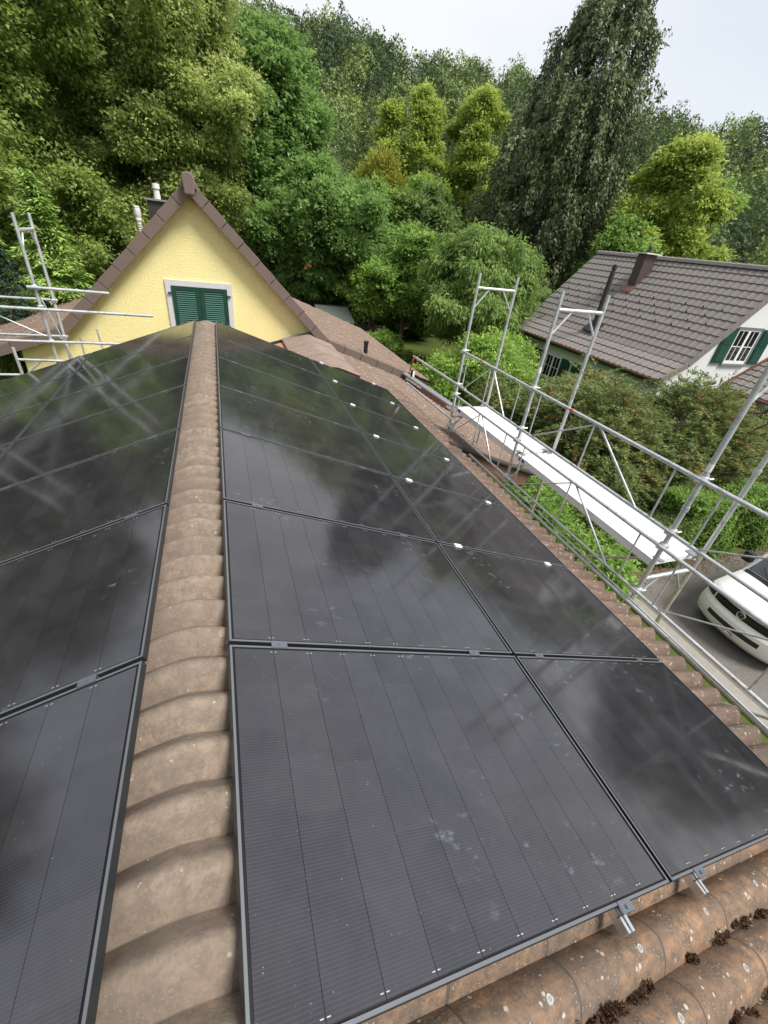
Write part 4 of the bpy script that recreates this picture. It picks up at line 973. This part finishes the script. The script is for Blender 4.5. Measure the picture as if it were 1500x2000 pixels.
def foliage(rng, lob, per_lobe, per_clump, leaf, cl_r, droop=0.35, flat=0.55, tint=(0.45, 0.2), outer=0.25, keep=-0.25, hang=0.0, gap_t=-0.32):
    C = []; T = []; Aq = []; Nq = []; top = max(c[2] + r for c, r in lob); bot = min(c[2] - r for c, r in lob)
    for c, r in lob:
        n = max(6, int(per_lobe * (r / 1.5) ** 1.5)); d = unit(rng.normal(size=(n * 2, 3)))
        outw = unit(np.array([c[0], c[1], 0.0]) + 1e-6) * 0.6 + np.array([0, 0, 0.55]); d = d[(d @ outw) > keep][:n]
        rad = r * (0.55 + 0.50 * rng.random((len(d), 1)) ** 0.7); st = rng.uniform(0.72, 1.45, 3) * np.array([1, 1, 0.85])
        cc = c + d * rad * st; kk = 5.2 / max(r, 0.6); ph = rng.uniform(0, 6.283, 6)
        cc = cc + 0.26 * r * np.stack([np.sin(kk * cc[:, 1] + ph[0]) * np.cos(kk * cc[:, 2] + ph[1]), np.sin(kk * cc[:, 2] + ph[2]) * np.cos(kk * cc[:, 0] + ph[3]), np.sin(kk * cc[:, 0] + ph[4]) * np.cos(kk * cc[:, 1] + ph[5])], -1)
        gap = np.sin(kk * 0.7 * cc[:, 0] + ph[1]) * np.sin(kk * 0.7 * cc[:, 1] + ph[2]) * np.sin(kk * 0.8 * cc[:, 2] + ph[3]) > gap_t - 0.3 * (r < 0.8)
        cc, d, rad = cc[gap], d[gap], rad[gap]
        if len(cc) == 0: continue
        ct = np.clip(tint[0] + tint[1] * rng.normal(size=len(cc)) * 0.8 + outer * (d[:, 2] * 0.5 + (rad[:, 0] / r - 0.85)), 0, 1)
        k = rng.poisson(per_clump, len(cc)) + 4; idx = np.repeat(np.arange(len(cc)), k)
        q = rng.normal(size=(len(idx), 3)) * np.array([1, 1, flat]) * cl_r * rng.uniform(0.6, 1.25, len(cc))[idx][:, None]
        if hang: q[:, 2] -= np.abs(rng.normal(size=len(idx))) * hang
        C.append(cc[idx] + q); T.append(ct[idx] + rng.normal(size=len(idx)) * 0.10)
        Nq.append(d[idx] * 0.75)
        Aq.append(unit(d[idx] * 0.8 + q / cl_r * 0.5 + rng.normal(size=(len(idx), 3)) * 0.5 - np.array([0, 0, droop])))
    C = np.concatenate(C); T = np.concatenate(T); Aq = np.concatenate(Aq)
    nr_ = unit(np.concatenate(Nq) + rng.normal(size=C.shape) * 0.45 + np.array([0, 0, 0.45])); sz_ = np.clip(rng.lognormal(0.0, 0.28, len(C)), 0.5, 1.45); L = sz_ * leaf[0]; Wd = sz_ * rng.uniform(0.8, 1.2, len(C)) * leaf[1]
    return leaf_quads(C, Aq, nr_, L, Wd), T
def trunk_and_limbs(root, x, y, zb, ztop, r0, lob, mat='bark', n_l=10):
    m = MB(); lean = random.uniform(-0.25, 0.25); H = ztop - zb
    pts = [(x, y, zb - 0.2), (x + lean * 0.2, y, zb + H * 0.25), (x + lean * 0.5, y + lean * 0.3, zb + H * 0.55), (x + lean * 0.4, y, zb + H * 0.88)]
    m.pipe(pts, [r0 * 1.25, r0, r0 * 0.62, r0 * 0.12], 9); autosmooth(m.build('trunk', mat, root))
    m = MB()
    for i, (c, r) in enumerate(lob[:: max(1, len(lob) // n_l)]):
        e = Vector((x + c[0], y + c[1], c[2])); t = max(0.15, min(0.8, (c[2] - zb) / H * 0.72)); s_ = Vector((x, y, zb + H * t * 0.85)); mid = (s_ + e) / 2 + Vector((0, 0, -0.12 * (e - s_).length * 0.5))
        m.pipe([s_, mid, e], [r0 * 0.34, r0 * 0.20, r0 * 0.05], 6)
    if m.v: autosmooth(m.build('limb', mat, root))
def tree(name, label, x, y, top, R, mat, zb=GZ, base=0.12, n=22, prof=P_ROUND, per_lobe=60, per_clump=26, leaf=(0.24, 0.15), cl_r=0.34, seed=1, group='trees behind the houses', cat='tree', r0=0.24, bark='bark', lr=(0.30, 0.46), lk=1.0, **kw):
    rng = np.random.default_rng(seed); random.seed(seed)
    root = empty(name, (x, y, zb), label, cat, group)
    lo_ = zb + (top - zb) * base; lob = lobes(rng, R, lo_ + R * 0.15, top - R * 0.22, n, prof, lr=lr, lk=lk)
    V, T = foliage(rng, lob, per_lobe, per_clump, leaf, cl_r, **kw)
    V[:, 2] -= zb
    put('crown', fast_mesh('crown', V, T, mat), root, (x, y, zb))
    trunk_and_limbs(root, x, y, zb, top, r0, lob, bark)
    return root

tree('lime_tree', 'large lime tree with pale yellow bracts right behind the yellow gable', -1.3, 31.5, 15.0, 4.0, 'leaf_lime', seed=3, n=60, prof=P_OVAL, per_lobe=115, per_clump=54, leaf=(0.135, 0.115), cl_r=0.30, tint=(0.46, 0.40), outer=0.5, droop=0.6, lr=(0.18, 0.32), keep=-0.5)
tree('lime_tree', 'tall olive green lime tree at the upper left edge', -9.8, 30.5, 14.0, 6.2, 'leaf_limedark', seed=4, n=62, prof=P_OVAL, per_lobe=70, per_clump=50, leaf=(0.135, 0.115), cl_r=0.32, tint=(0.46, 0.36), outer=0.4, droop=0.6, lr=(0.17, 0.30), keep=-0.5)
tree('lime_tree', 'dark lime tree standing behind the two front limes', -5.2, 41.0, 16.5, 6.2, 'leaf_limedark', seed=5, n=26, prof=P_OVAL, per_lobe=40, per_clump=26, leaf=(0.34, 0.22), cl_r=0.45, tint=(0.42, 0.22))
tree('lime_tree', 'leafy tree left of the frame edge reflected in the left panels', -17.0, 22.0, 11.0, 6.0, 'leaf_beech', seed=6, n=24, per_lobe=26, per_clump=14, leaf=(0.42, 0.27), cl_r=0.5)
tree('lime_tree', 'leafy tree beside the left roof slope outside the frame', -17.5, 8.0, 8.5, 5.5, 'leaf_beech', seed=16, n=22, per_lobe=24, per_clump=14, leaf=(0.42, 0.27), cl_r=0.5)
tree('maple_tree', 'bright green maple rising right of the yellow lime', 3.9, 36.5, 11.6, 4.6, 'leaf_maple', seed=7, n=40, prof=P_OVAL, per_lobe=80, per_clump=32, leaf=(0.20, 0.16), cl_r=0.28, outer=0.4, lr=(0.22, 0.36), base=0.2)
tree('maple_tree', 'fresh green maple behind the right roof slope of the yellow house', 6.2, 31.8, 5.0, 4.1, 'leaf_maple', gap_t=-0.15, lk=1.4, seed=8, n=40, per_lobe=90, per_clump=30, leaf=(0.20, 0.16), cl_r=0.27, outer=0.4, base=0.26, lr=(0.15, 0.38))
tree('maple_tree', 'dark green tree between the maple and the apple tree', 10.2, 33.5, 4.6, 3.4, 'leaf_mid', seed=9, n=24, per_lobe=70, per_clump=28, leaf=(0.22, 0.16), cl_r=0.30, base=0.12, tint=(0.3, 0.2))
tree('hazel_bush', 'dark leafy hazel below the maple above the greenhouse roof', 8.2, 35.5, 0.6, 3.6, 'leaf_darkgreen', seed=10, n=22, per_lobe=90, per_clump=28, leaf=(0.18, 0.13), cl_r=0.28, base=0.10, tint=(0.5, 0.24), cat='bush', r0=0.1)
tree('apple_tree', 'small light green apple tree above the wooden fence panel', 9.1, 27.4, 0.5, 1.35, 'leaf_shrub', seed=11, n=20, per_lobe=120, per_clump=28, leaf=(0.15, 0.11), cl_r=0.22, base=0.40, r0=0.1, outer=0.4)
tree('pear_tree', 'upright mid green fruit tree left of the cherry', 11.0, 26.6, 2.4, 1.8, 'leaf_mid', gap_t=-0.15, lk=1.4, seed=12, n=26, per_lobe=110, per_clump=28, leaf=(0.15, 0.10), cl_r=0.22, base=0.34, outer=0.4, r0=0.12, lr=(0.24, 0.40))
tree('cherry_tree', 'broad bright green cherry tree left of the white house', 13.7, 22.4, 2.7, 3.0, 'leaf_cherry', gap_t=-0.12, lk=1.5, seed=13, n=36, per_lobe=110, per_clump=28, leaf=(0.21, 0.085), cl_r=0.25, droop=1.2, hang=0.16, outer=0.45, base=0.27, r0=0.16, lr=(0.16, 0.40))
tree('dark_tree', 'dark green tree filling the gap between cherry and fruit tree', 14.2, 33.5, 4.8, 3.6, 'leaf_darkgreen', seed=14, n=22, per_lobe=55, per_clump=26, leaf=(0.26, 0.18), cl_r=0.36, base=0.02)
tree('ash_tree', 'slim yellow green tree top left of the yellow tree group', 15.2, 45.0, 11.2, 2.1, 'leaf_yellow', gap_t=-0.10, lk=1.4, seed=20, n=44, prof=P_COL, per_lobe=105, per_clump=26, leaf=(0.24, 0.15), cl_r=0.34, outer=0.8, lr=(0.14, 0.40))
tree('ash_tree', 'tallest slim yellow green tree with a bare stub beside it', 18.3, 44.3, 12.2, 1.8, 'leaf_yellow', gap_t=-0.10, lk=1.4, seed=21, n=44, prof=P_OVAL, per_lobe=105, per_clump=26, leaf=(0.24, 0.15), cl_r=0.34, outer=0.8, lr=(0.14, 0.40))
tree('golden_bush', 'rounded golden yellow tree in front of the slim yellow trees', 12.4, 38.0, 6.9, 2.6, 'leaf_gold', seed=22, n=22, prof=P_OVAL, per_lobe=60, per_clump=30, leaf=(0.24, 0.13), cl_r=0.30, outer=0.2, droop=-0.8)
tree('green_tree', 'loose mid green tree below the slim yellow trees', 17.0, 40.5, 6.2, 3.2, 'leaf_mid', seed=23, n=24, prof=P_OVAL, per_lobe=55, per_clump=26, leaf=(0.28, 0.17), cl_r=0.36, base=0.02)
tree('ash_tree', 'broad yellow green tree left of the dark weeping beech', 23.6, 45.5, 13.6, 2.9, 'leaf_yellow', gap_t=-0.10, lk=1.4, seed=24, n=44, prof=P_OVAL, per_lobe=105, per_clump=26, leaf=(0.24, 0.15), cl_r=0.36, outer=0.8, lr=(0.14, 0.40), tint=(0.4, 0.2))
tree('ash_tree', 'yellow green tree right of the weeping beech above the white house roof', 29.0, 26.3, 9.0, 3.0, 'leaf_yellow', gap_t=-0.10, lk=1.4, seed=25, n=44, prof=P_ROUND, per_lobe=105, per_clump=26, leaf=(0.22, 0.14), cl_r=0.30, outer=0.8, lr=(0.14, 0.40), base=0.02)
tree('dark_tree', 'dark green tree beneath the yellow crown behind the white ridge', 25.5, 25.8, 4.5, 2.6, 'leaf_mid', seed=26, n=20, per_lobe=60, per_clump=24, leaf=(0.22, 0.15), cl_r=0.32, base=0.02, tint=(0.3, 0.2))
tree('green_tree', 'green bushes on the slope right of the white house ridge', 33.0, 25.5, 2.9, 3.4, 'leaf_mid', seed=27, n=20, per_lobe=55, per_clump=24, leaf=(0.26, 0.17), cl_r=0.36, base=0.02)
tree('green_tree', 'low green tree at the right edge behind the white house', 38.0, 21.0, 3.0, 3.6, 'leaf_mid', seed=28, n=20, per_lobe=55, per_clump=24, leaf=(0.26, 0.17), cl_r=0.36, base=0.02, tint=(0.35, 0.2))
# trees to the right of the frame that the right-hand panels mirror
tree('green_tree', 'leafy tree standing out of frame right of the drive', 30.0, 6.0, 6.0, 4.5, 'leaf_beech', seed=29, n=20, per_lobe=22, per_clump=14, leaf=(0.42, 0.27), cl_r=0.5)

# weeping beech: strings of small leaves hanging from arching limbs
def weeping(x, y, top, R, seed, label):
    rng = np.random.default_rng(seed); random.seed(seed); root = empty('weeping_beech', (x, y, GZ), label, 'tree', 'trees behind the houses')
    lob = []; C = []; T = []; Aq = []
    ns = 2100
    h = rng.random(ns) ** 1.0; az = rng.uniform(0, 2 * math.pi, ns)
    prof = np.interp(h, [0, 0.15, 0.4, 0.62, 0.80, 0.93, 1.0], [0.98, 1.0, 0.97, 0.88, 0.70, 0.46, 0.20])
    lump = 0.80 + 0.20 * np.sin(az * 4 + h * 11) * np.sin(h * 23 + az * 2) + 0.14 * np.sin(az * 9 - h * 31 + 1)
    rr = R * prof * lump * np.sqrt(rng.uniform(0.30, 1.0, ns)); z = GZ + 1.0 + (top - GZ - 1.0) * h
    st_ = np.stack([np.cos(az) * rr + 1.5 * h, np.sin(az) * rr - 0.8 * h, z], -1)
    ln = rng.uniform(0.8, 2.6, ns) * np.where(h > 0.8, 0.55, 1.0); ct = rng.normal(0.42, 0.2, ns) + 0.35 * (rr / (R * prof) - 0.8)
    k = (ln * 36).astype(int); idx = np.repeat(np.arange(ns), k); t = rng.random(len(idx))
    outw = np.stack([np.cos(az), np.sin(az), np.zeros(ns)], -1)
    p = st_[idx] + outw[idx] * (0.5 * np.sin(t * 1.7) * 0.7)[:, None] + np.array([0, 0, -1.0]) * (ln[idx] * t ** 1.5)[:, None] + rng.normal(size=(len(idx), 3)) * np.array([0.15, 0.15, 0.12])
    ax_ = unit(outw[idx] * 0.6 + rng.normal(size=p.shape) * 0.5 - np.array([0, 0, 0.9])); nn = unit(outw[idx] * 0.7 + rng.normal(size=p.shape) * 0.6 + np.array([0, 0, 0.4]))
    V = leaf_quads(p, ax_, nn, rng.uniform(0.16, 0.30, len(p)), rng.uniform(0.10, 0.18, len(p))); V[:, 2] -= GZ
    put('crown', fast_mesh('crown', V, ct[idx] + rng.normal(size=len(idx)) * 0.1, 'leaf_beech'), root, (x, y, GZ))
    lob = [(st_[i] * np.array([0.8, 0.8, 1.0]), 1.0) for i in rng.integers(0, ns, 26)]
    trunk_and_limbs(root, x, y, GZ, top, 0.38, lob, 'bark', 26)
weeping(24.1, 34.0, 16.2, 6.1, 31, 'huge dark weeping beech towering above the white house')

# conifer with flat drooping sprays
def conifer(name, label, x, y, zb, top, R, mat, seed, n=220, leaf=(0.16, 0.05), spray=0.75, cat='conifer', k=60, droop=0.45, group='conifers left of the yellow house'):
    rng = np.random.default_rng(seed); random.seed(seed); root = empty(name, (x, y, zb), label, cat, group)
    P = []; Q = []; T = []; N = []
    for i in range(n):
        h = (i + rng.random()) / n; z = zb + 0.3 + (top - zb - 0.35) * h; az = rng.uniform(0, 6.283); L = R * (1 - h) ** 0.8 * rng.uniform(0.75, 1.12) + 0.12
        d = np.array([math.cos(az), math.sin(az), 0.25 - 0.3 * (1 - h)]); sd_ = np.array([-math.sin(az), math.cos(az), 0])
        m_ = int(k * (0.4 + L / R)); t = rng.random(m_) ** 0.7; lat = rng.normal(size=m_) * spray * 0.32 * (1.1 - t * 0.6)
        p = d * (L * t)[:, None] + sd_ * lat[:, None] + np.array([0, 0, 1.0]) * (-droop * L * t ** 2 * 0.5 - np.abs(lat) * 0.35 + rng.normal(size=m_) * 0.035)[:, None]; p[:, 2] += z
        P.append(p); Q.append(unit(d * 0.8 + sd_ * np.sign(lat)[:, None] * 0.8 + rng.normal(size=(m_, 3)) * 0.25 - np.array([0, 0, 0.35]))); T.append(np.clip(0.15 + 0.75 * t + rng.normal(size=m_) * 0.14, 0, 1))
    P = np.concatenate(P); Q = np.concatenate(Q); T = np.concatenate(T); nn = unit(rng.normal(size=P.shape) * 0.35 + np.array([0, 0, 1.0]))
    V = leaf_quads(P, Q, nn, rng.uniform(0.7, 1.3, len(P)) * leaf[0], rng.uniform(0.7, 1.3, len(P)) * leaf[1]); V[:, 2] -= zb
    put('crown', fast_mesh('crown', V, T, mat), root, (x, y, zb))
    m = MB(); m.pipe([(x, y, zb - 0.1), (x, y, zb + (top - zb) * 0.5), (x, y, top - 0.2)], [0.13, 0.08, 0.02], 8); m.build('trunk', 'bark', root)
conifer('hemlock_tree', 'feathery light green conifer left of the yellow gable', -4.6, 17.6, GZ, 2.0, 2.0, 'leaf_conifer', 41, n=300, k=80)
conifer('hemlock_tree', 'feathery green conifer at the left edge behind the scaffold', -7.4, 19.6, GZ, 3.0, 2.2, 'leaf_conifer', 42, n=280, k=70)
conifer('spruce_tree', 'dark blue green spruce between the two feathery conifers', -5.4, 16.0, GZ, 0.3, 1.4, 'leaf_spruce', 43, n=280, k=60, leaf=(0.12, 0.035))
conifer('hemlock_tree', 'low yellow green conifer under the scaffold at the left edge', -6.9, 15.0, GZ, 0.2, 1.7, 'leaf_conifer', 44, n=260, k=70)

# shrubs
tree('shrub', 'large light green shrub between the yellow and white houses', 9.6, 14.0, -0.95, 2.1, 'leaf_shrub', gap_t=-0.15, lk=1.4, seed=51, n=24, per_lobe=160, per_clump=26, leaf=(0.105, 0.065), cl_r=0.19, base=0.02, cat='shrub', r0=0.07, group='garden shrubs', outer=0.35)
tree('shrub', 'light green shrub at the corner of the white house', 12.6, 17.2, -1.5, 1.5, 'leaf_shrub', seed=52, n=16, per_lobe=150, per_clump=24, leaf=(0.11, 0.07), cl_r=0.2, base=0.02, cat='shrub', r0=0.06, group='garden shrubs')
tree('shrub', 'round clipped shrub with yellowish tips behind the vent pipe', 9.1, 24.2, -3.05, 1.15, 'leaf_shrub', seed=53, n=26, per_lobe=200, per_clump=22, leaf=(0.10, 0.06), cl_r=0.10, base=0.0, cat='shrub', r0=0.05, group='garden shrubs', tint=(0.35, 0.2), outer=0.5, lr=(0.38, 0.5))
tree('shrub', 'dark low planting below the round shrub', 7.9, 24.6, -4.2, 0.8, 'leaf_darkgreen', seed=54, n=12, per_lobe=120, per_clump=22, leaf=(0.10, 0.06), cl_r=0.16, base=0.0, cat='shrub', r0=0.04, group='garden shrubs')
tree('ivy_shrub', 'fresh green leafy shrub below the scaffold deck', 6.9, 6.9, -3.0, 1.35, 'leaf_mid', seed=55, n=22, per_lobe=170, per_clump=24, leaf=(0.10, 0.075), cl_r=0.18, base=0.0, cat='shrub', r0=0.05, group='garden shrubs', tint=(0.35, 0.22))
tree('ivy_shrub', 'dark green shrub under the scaffold next to the kerb', 7.6, 5.3, -3.6, 1.05, 'leaf_mid', seed=56, n=18, per_lobe=150, per_clump=24, leaf=(0.10, 0.075), cl_r=0.17, base=0.0, cat='shrub', r0=0.05, group='garden shrubs')
tree('shrub', 'grass green shrub below the left verge of the yellow house', -5.2, 12.6, -1.7, 1.3, 'leaf_conifer', seed=57, n=14, per_lobe=120, per_clump=24, leaf=(0.20, 0.03), cl_r=0.2, base=0.0, cat='shrub', r0=0.05, group='garden shrubs', droop=-1.0)
# clipped dark hedge behind the drive and the big browning yew
def hedge(name, label, x0, x1, y0, y1, z1, mat, n, leaf, seed, tint):
    rng = np.random.default_rng(seed); root = empty(name, ((x0 + x1) / 2, (y0 + y1) / 2, GZ), label, 'hedge', 'hedges behind the drive')
    u = rng.random((n, 3)); p = np.stack([x0 + (x1 - x0) * u[:, 0], y0 + (y1 - y0) * u[:, 1], GZ + 0.05 + (z1 - GZ) * u[:, 2]], -1)
    face = rng.integers(0, 4, n); w = rng.exponential(0.06, n)
    bump_ = 0.10 * np.sin(p[:, 0] * 3.1 + p[:, 2] * 2) + 0.08 * np.sin(p[:, 0] * 7.3 - p[:, 2] * 5) 
    p[face < 2, 1] = (y0 + w + bump_)[face < 2]; top_ = face == 2; p[top_, 2] = (z1 - w + 0.12 * np.sin(p[:, 0] * 2.3) + 0.1 * np.sin(p[:, 1] * 3.7))[top_]
    side_ = face == 3; p[side_, 0] = (x0 + w + bump_)[side_]
    nn = unit(rng.normal(size=p.shape) * 0.6 + np.array([0, -0.5, 0.6])); ax_ = unit(rng.normal(size=p.shape) + np.array([0, -0.4, -0.2]))
    cl = np.sin(p[:, 0] * 5 + 1) * np.sin(p[:, 2] * 6) * 0.15
    V = leaf_quads(p, ax_, nn, rng.uniform(0.7, 1.3, n) * leaf[0], rng.uniform(0.7, 1.3, n) * leaf[1]) - np.array([(x0 + x1) / 2, (y0 + y1) / 2, GZ])
    put('foliage', fast_mesh('foliage', V, tint + cl + rng.normal(size=n) * 0.18, mat), root, ((x0 + x1) / 2, (y0 + y1) / 2, GZ))
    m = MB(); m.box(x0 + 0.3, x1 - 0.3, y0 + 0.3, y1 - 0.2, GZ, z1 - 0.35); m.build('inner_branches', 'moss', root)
hedge('hedge', 'dark green clipped hedge behind the parked van', 11.2, 24.0, 5.5, 6.6, -3.35, 'leaf_mid', 60000, (0.09, 0.06), 61, 0.35)
hedge('hedge', 'ivy covered low hedge at the end of the drive', 8.4, 11.3, 5.45, 6.4, -3.75, 'leaf_darkgreen', 22000, (0.09, 0.07), 62, 0.5)
def yew(x0, y0, rx, ry, top, seed, label):
    rng = np.random.default_rng(seed); random.seed(seed); root = empty('yew_bush', (x0, y0, GZ), label, 'bush', 'browning yew bushes')
    P = []; Q = []; T = []; n = int(210 * rx * ry * 1.35)
    for i in range(n):
        a = rng.uniform(0, 6.283); r = math.sqrt(rng.random()); lumpy = 0.80 + 0.14 * math.sin(3 * a + seed) + 0.10 * math.sin(7 * a + 2 * seed)
        cx, cy = math.cos(a) * r * rx * lumpy, math.sin(a) * r * ry * lumpy
        zt = GZ + (top - GZ) * (1 - r ** 3 * 0.75) * (0.88 + 0.10 * math.sin(cx * 2.1 + seed) * math.cos(cy * 1.7) + 0.06 * rng.normal())
        z = zt - abs(rng.normal()) * 0.35 if rng.random() < 0.72 else GZ + 0.4 + (zt - GZ) * rng.random()
        d = unit(np.array([math.cos(a) * (0.4 + r), math.sin(a) * (0.4 + r), 0.35]) + rng.normal(size=3) * 0.3); sd_ = unit(np.cross(d, [0, 0, 1.0])); L = rng.uniform(0.35, 0.8); m_ = 46
        t = rng.random(m_); lat = rng.normal(size=m_) * 0.11 * (1.15 - t)
        p = np.array([cx, cy, z]) + d * (L * t)[:, None] + sd_ * lat[:, None] + np.array([0, 0, 1.0]) * (-0.16 * t ** 2 + rng.normal(size=m_) * 0.025)[:, None]
        P.append(p); Q.append(unit(d + sd_ * np.sign(lat)[:, None] * 0.9 + rng.normal(size=(m_, 3)) * 0.3)); br = 0.66 if rng.random() < 0.08 else 0.17
        T.append(np.clip(br + rng.normal() * 0.12 + rng.normal(size=m_) * 0.12 + 0.12 * t, 0, 1))
    P = np.concatenate(P); Q = np.concatenate(Q); T = np.concatenate(T); nn = unit(rng.normal(size=P.shape) * 0.6 + np.array([0, 0, 1.0]))
    V = leaf_quads(P, Q, nn, rng.uniform(0.07, 0.13, len(P)), rng.uniform(0.024, 0.042, len(P))); V[:, 2] -= GZ
    put('foliage', fast_mesh('foliage', V, T, 'leaf_yew'), root, (x0, y0, GZ))
    m = MB()
    for k in range(26):
        a = rng.uniform(0, 6.283); e = Vector((x0 + math.cos(a) * rx * 0.8, y0 + math.sin(a) * ry * 0.8, rng.uniform(GZ + 1.2, top - 0.1))); s_ = Vector((x0 + rng.uniform(-.5, .5), y0 + rng.uniform(-.5, .5), GZ)); mid = (s_ + e) / 2 + Vector((0, 0, 0.4)); m.pipe([s_, mid, e], [0.07, 0.04, 0.010], 6)
    autosmooth(m.build('branch', 'bark', root))
yew(10.6, 9.0, 3.0, 3.0, -1.30, 71, 'sprawling browning yew bush behind the first scaffold decks')
yew(14.2, 8.6, 3.4, 2.5, -1.10, 72, 'sprawling browning yew bush in front of the white gable')
yew(9.4, 11.6, 1.9, 1.6, -1.7, 73, 'smaller yew bush beside the light green shrub')
yew(12.4, 11.6, 2.2, 1.8, -1.45, 74, 'yew bush in front of the shuttered windows of the white house')
# leaf litter at the foot of the hedge
n = 1300; p = np.stack([RNG.uniform(8.3, 16, n), 5.42 - np.abs(RNG.normal(size=n)) * 0.22, np.full(n, GZ + 0.022) + RNG.random(n) * 0.02], -1)
o = put('leaf_litter', fast_mesh('leaf_litter', leaf_quads(p, unit(RNG.normal(size=p.shape) * np.array([1, 1, 0.2])), unit(RNG.normal(size=p.shape) * 0.4 + np.array([0, 0, 1])), RNG.uniform(0.03, 0.07, n), RNG.uniform(0.02, 0.05, n)), None, 'litter'))
tag(o, 'orange brown fallen leaves along the foot of the hedge', 'leaf litter', kind='stuff')
# wire mesh fence under the scaffold
nf = empty('mesh_fence', (7.9, 7.0, GZ), 'dark wire mesh fence behind the shrub under the deck', 'fence'); m = MB()
for k in range(28): m.tube((8.15, 5.6 + k * 0.14, GZ), (8.15, 5.6 + k * 0.14, GZ + 1.5), 0.004, n=4)
for k in range(12): m.tube((8.15, 5.6, GZ + 0.1 + k * 0.12), (8.15, 9.5, GZ + 0.1 + k * 0.12), 0.004, n=4)
m.build('wire_grid', 'fence_net', nf)
for y in (5.6, 7.5, 9.5): m = MB(); m.tube((8.15, y, GZ), (8.15, y, GZ + 1.6), 0.022, n=8); m.build('post', 'zinc', nf)
# leaning birch stem and overhead wires at the right
lb = empty('leaning_birch', (34.6, 28.6, GZ), 'pale leaning birch stem at the right beyond the white house', 'tree', 'trees behind the houses')
m = MB(); m.pipe([(33.8, 28.9, GZ), (34.4, 28.6, 1.0), (35.0, 28.3, 3.4), (35.5, 28.0, 4.8), (36.3, 27.6, 6.4)], [0.22, 0.19, 0.15, 0.09, 0.03], 8); m.pipe([(35.0, 28.3, 3.4), (35.1, 28.6, 5.4), (35.7, 28.7, 7.8)], [0.10, 0.06, 0.02], 6); autosmooth(m.build('trunk', 'bark_pale', lb))
rng = np.random.default_rng(81); V, T = foliage(rng, [(np.array([1.6, -0.9, 11.2]), 0.7), (np.array([0.6, -0.2, 9.6]), 0.5), (np.array([1.0, 0.2, 12.4]), 0.5)], 60, 20, (0.2, 0.14), 0.25); put('crown', fast_mesh('crown', V, T, 'leaf_mid'), lb, (34.6, 28.6, GZ))
for k in range(4):
    m = MB(); a_, b_ = Vector((31.0, 31.0, 2.8 - 0.55 * k)), Vector((58, 22, 2.2 - 0.55 * k)); pts = []
    for i in range(9): t = i / 8; q = a_.lerp(b_, t); q.z -= 1.2 * 4 * t * (1 - t) * 0.35; pts.append(q)
    m.pipe(pts, [0.016] * 9, 5); m.build('overhead_wire', 'wire', None, org=a_, label='%s overhead wire in front of the right hillside' % ['topmost', 'second', 'third', 'lowest'][k], cat='wire', group='overhead wires')
# brown dead twig on the maple
rng = np.random.default_rng(82); V, T = foliage(rng, [(np.array([0, 0, 0.0]), 0.22), (np.array([-0.3, 0, -0.1]), 0.15)], 200, 10, (0.15, 0.10), 0.12)
o = put('dead_twig', fast_mesh('dead_twig', V, T, 'leaf_dead'), None, (4.35, 22.6, -0.05)); o.scale = (0.40, 0.40, 0.40); tag(o, 'withered orange brown leaf cluster hanging in front of the maple', 'leaves')

# ------------------------------------------------------------------ wooded hillside (one mass)
rng = np.random.default_rng(90); CT = []; ct = []
for ring in np.arange(62, 182, 7.4):
    nn_ = int(ring * math.radians(92) / 8.0)
    for i in range(nn_):
        az = math.radians(-28 + 92 * (i + rng.random()) / nn_); d = ring + rng.uniform(-3, 3); x, y = d * math.sin(az), d * math.cos(az)
        CT.append((x, y, float(terrain_z(x, y)))); ct.append(d)
Vs = []; Ts = []
for (x, y, z), d in zip(CT, ct):
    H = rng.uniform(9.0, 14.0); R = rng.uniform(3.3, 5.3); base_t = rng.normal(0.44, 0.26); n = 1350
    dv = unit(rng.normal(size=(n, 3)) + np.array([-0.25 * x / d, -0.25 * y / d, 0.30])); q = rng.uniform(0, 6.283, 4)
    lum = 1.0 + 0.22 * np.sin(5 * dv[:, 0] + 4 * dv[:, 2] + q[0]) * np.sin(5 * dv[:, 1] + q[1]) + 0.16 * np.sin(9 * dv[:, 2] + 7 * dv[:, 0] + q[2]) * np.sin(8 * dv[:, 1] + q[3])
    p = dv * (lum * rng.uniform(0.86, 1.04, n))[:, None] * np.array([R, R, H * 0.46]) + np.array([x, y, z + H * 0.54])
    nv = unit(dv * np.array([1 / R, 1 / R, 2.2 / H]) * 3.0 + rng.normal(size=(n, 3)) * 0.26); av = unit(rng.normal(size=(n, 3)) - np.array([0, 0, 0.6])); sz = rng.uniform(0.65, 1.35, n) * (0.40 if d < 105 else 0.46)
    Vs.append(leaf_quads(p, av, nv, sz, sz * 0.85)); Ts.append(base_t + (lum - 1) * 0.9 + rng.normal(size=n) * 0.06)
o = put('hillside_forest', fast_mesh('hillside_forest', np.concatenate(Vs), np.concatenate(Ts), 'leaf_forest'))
tag(o, 'dense mixed forest covering the hillside', 'forest', kind='stuff')
tris = sum(len(p.vertices) - 2 for ob in () for p in ob.data.polygons)
print('forest trees', len(CT), 'objects', len(bpy.data.objects), 'mesh faces', sum(len(me.polygons) for me in bpy.data.meshes))
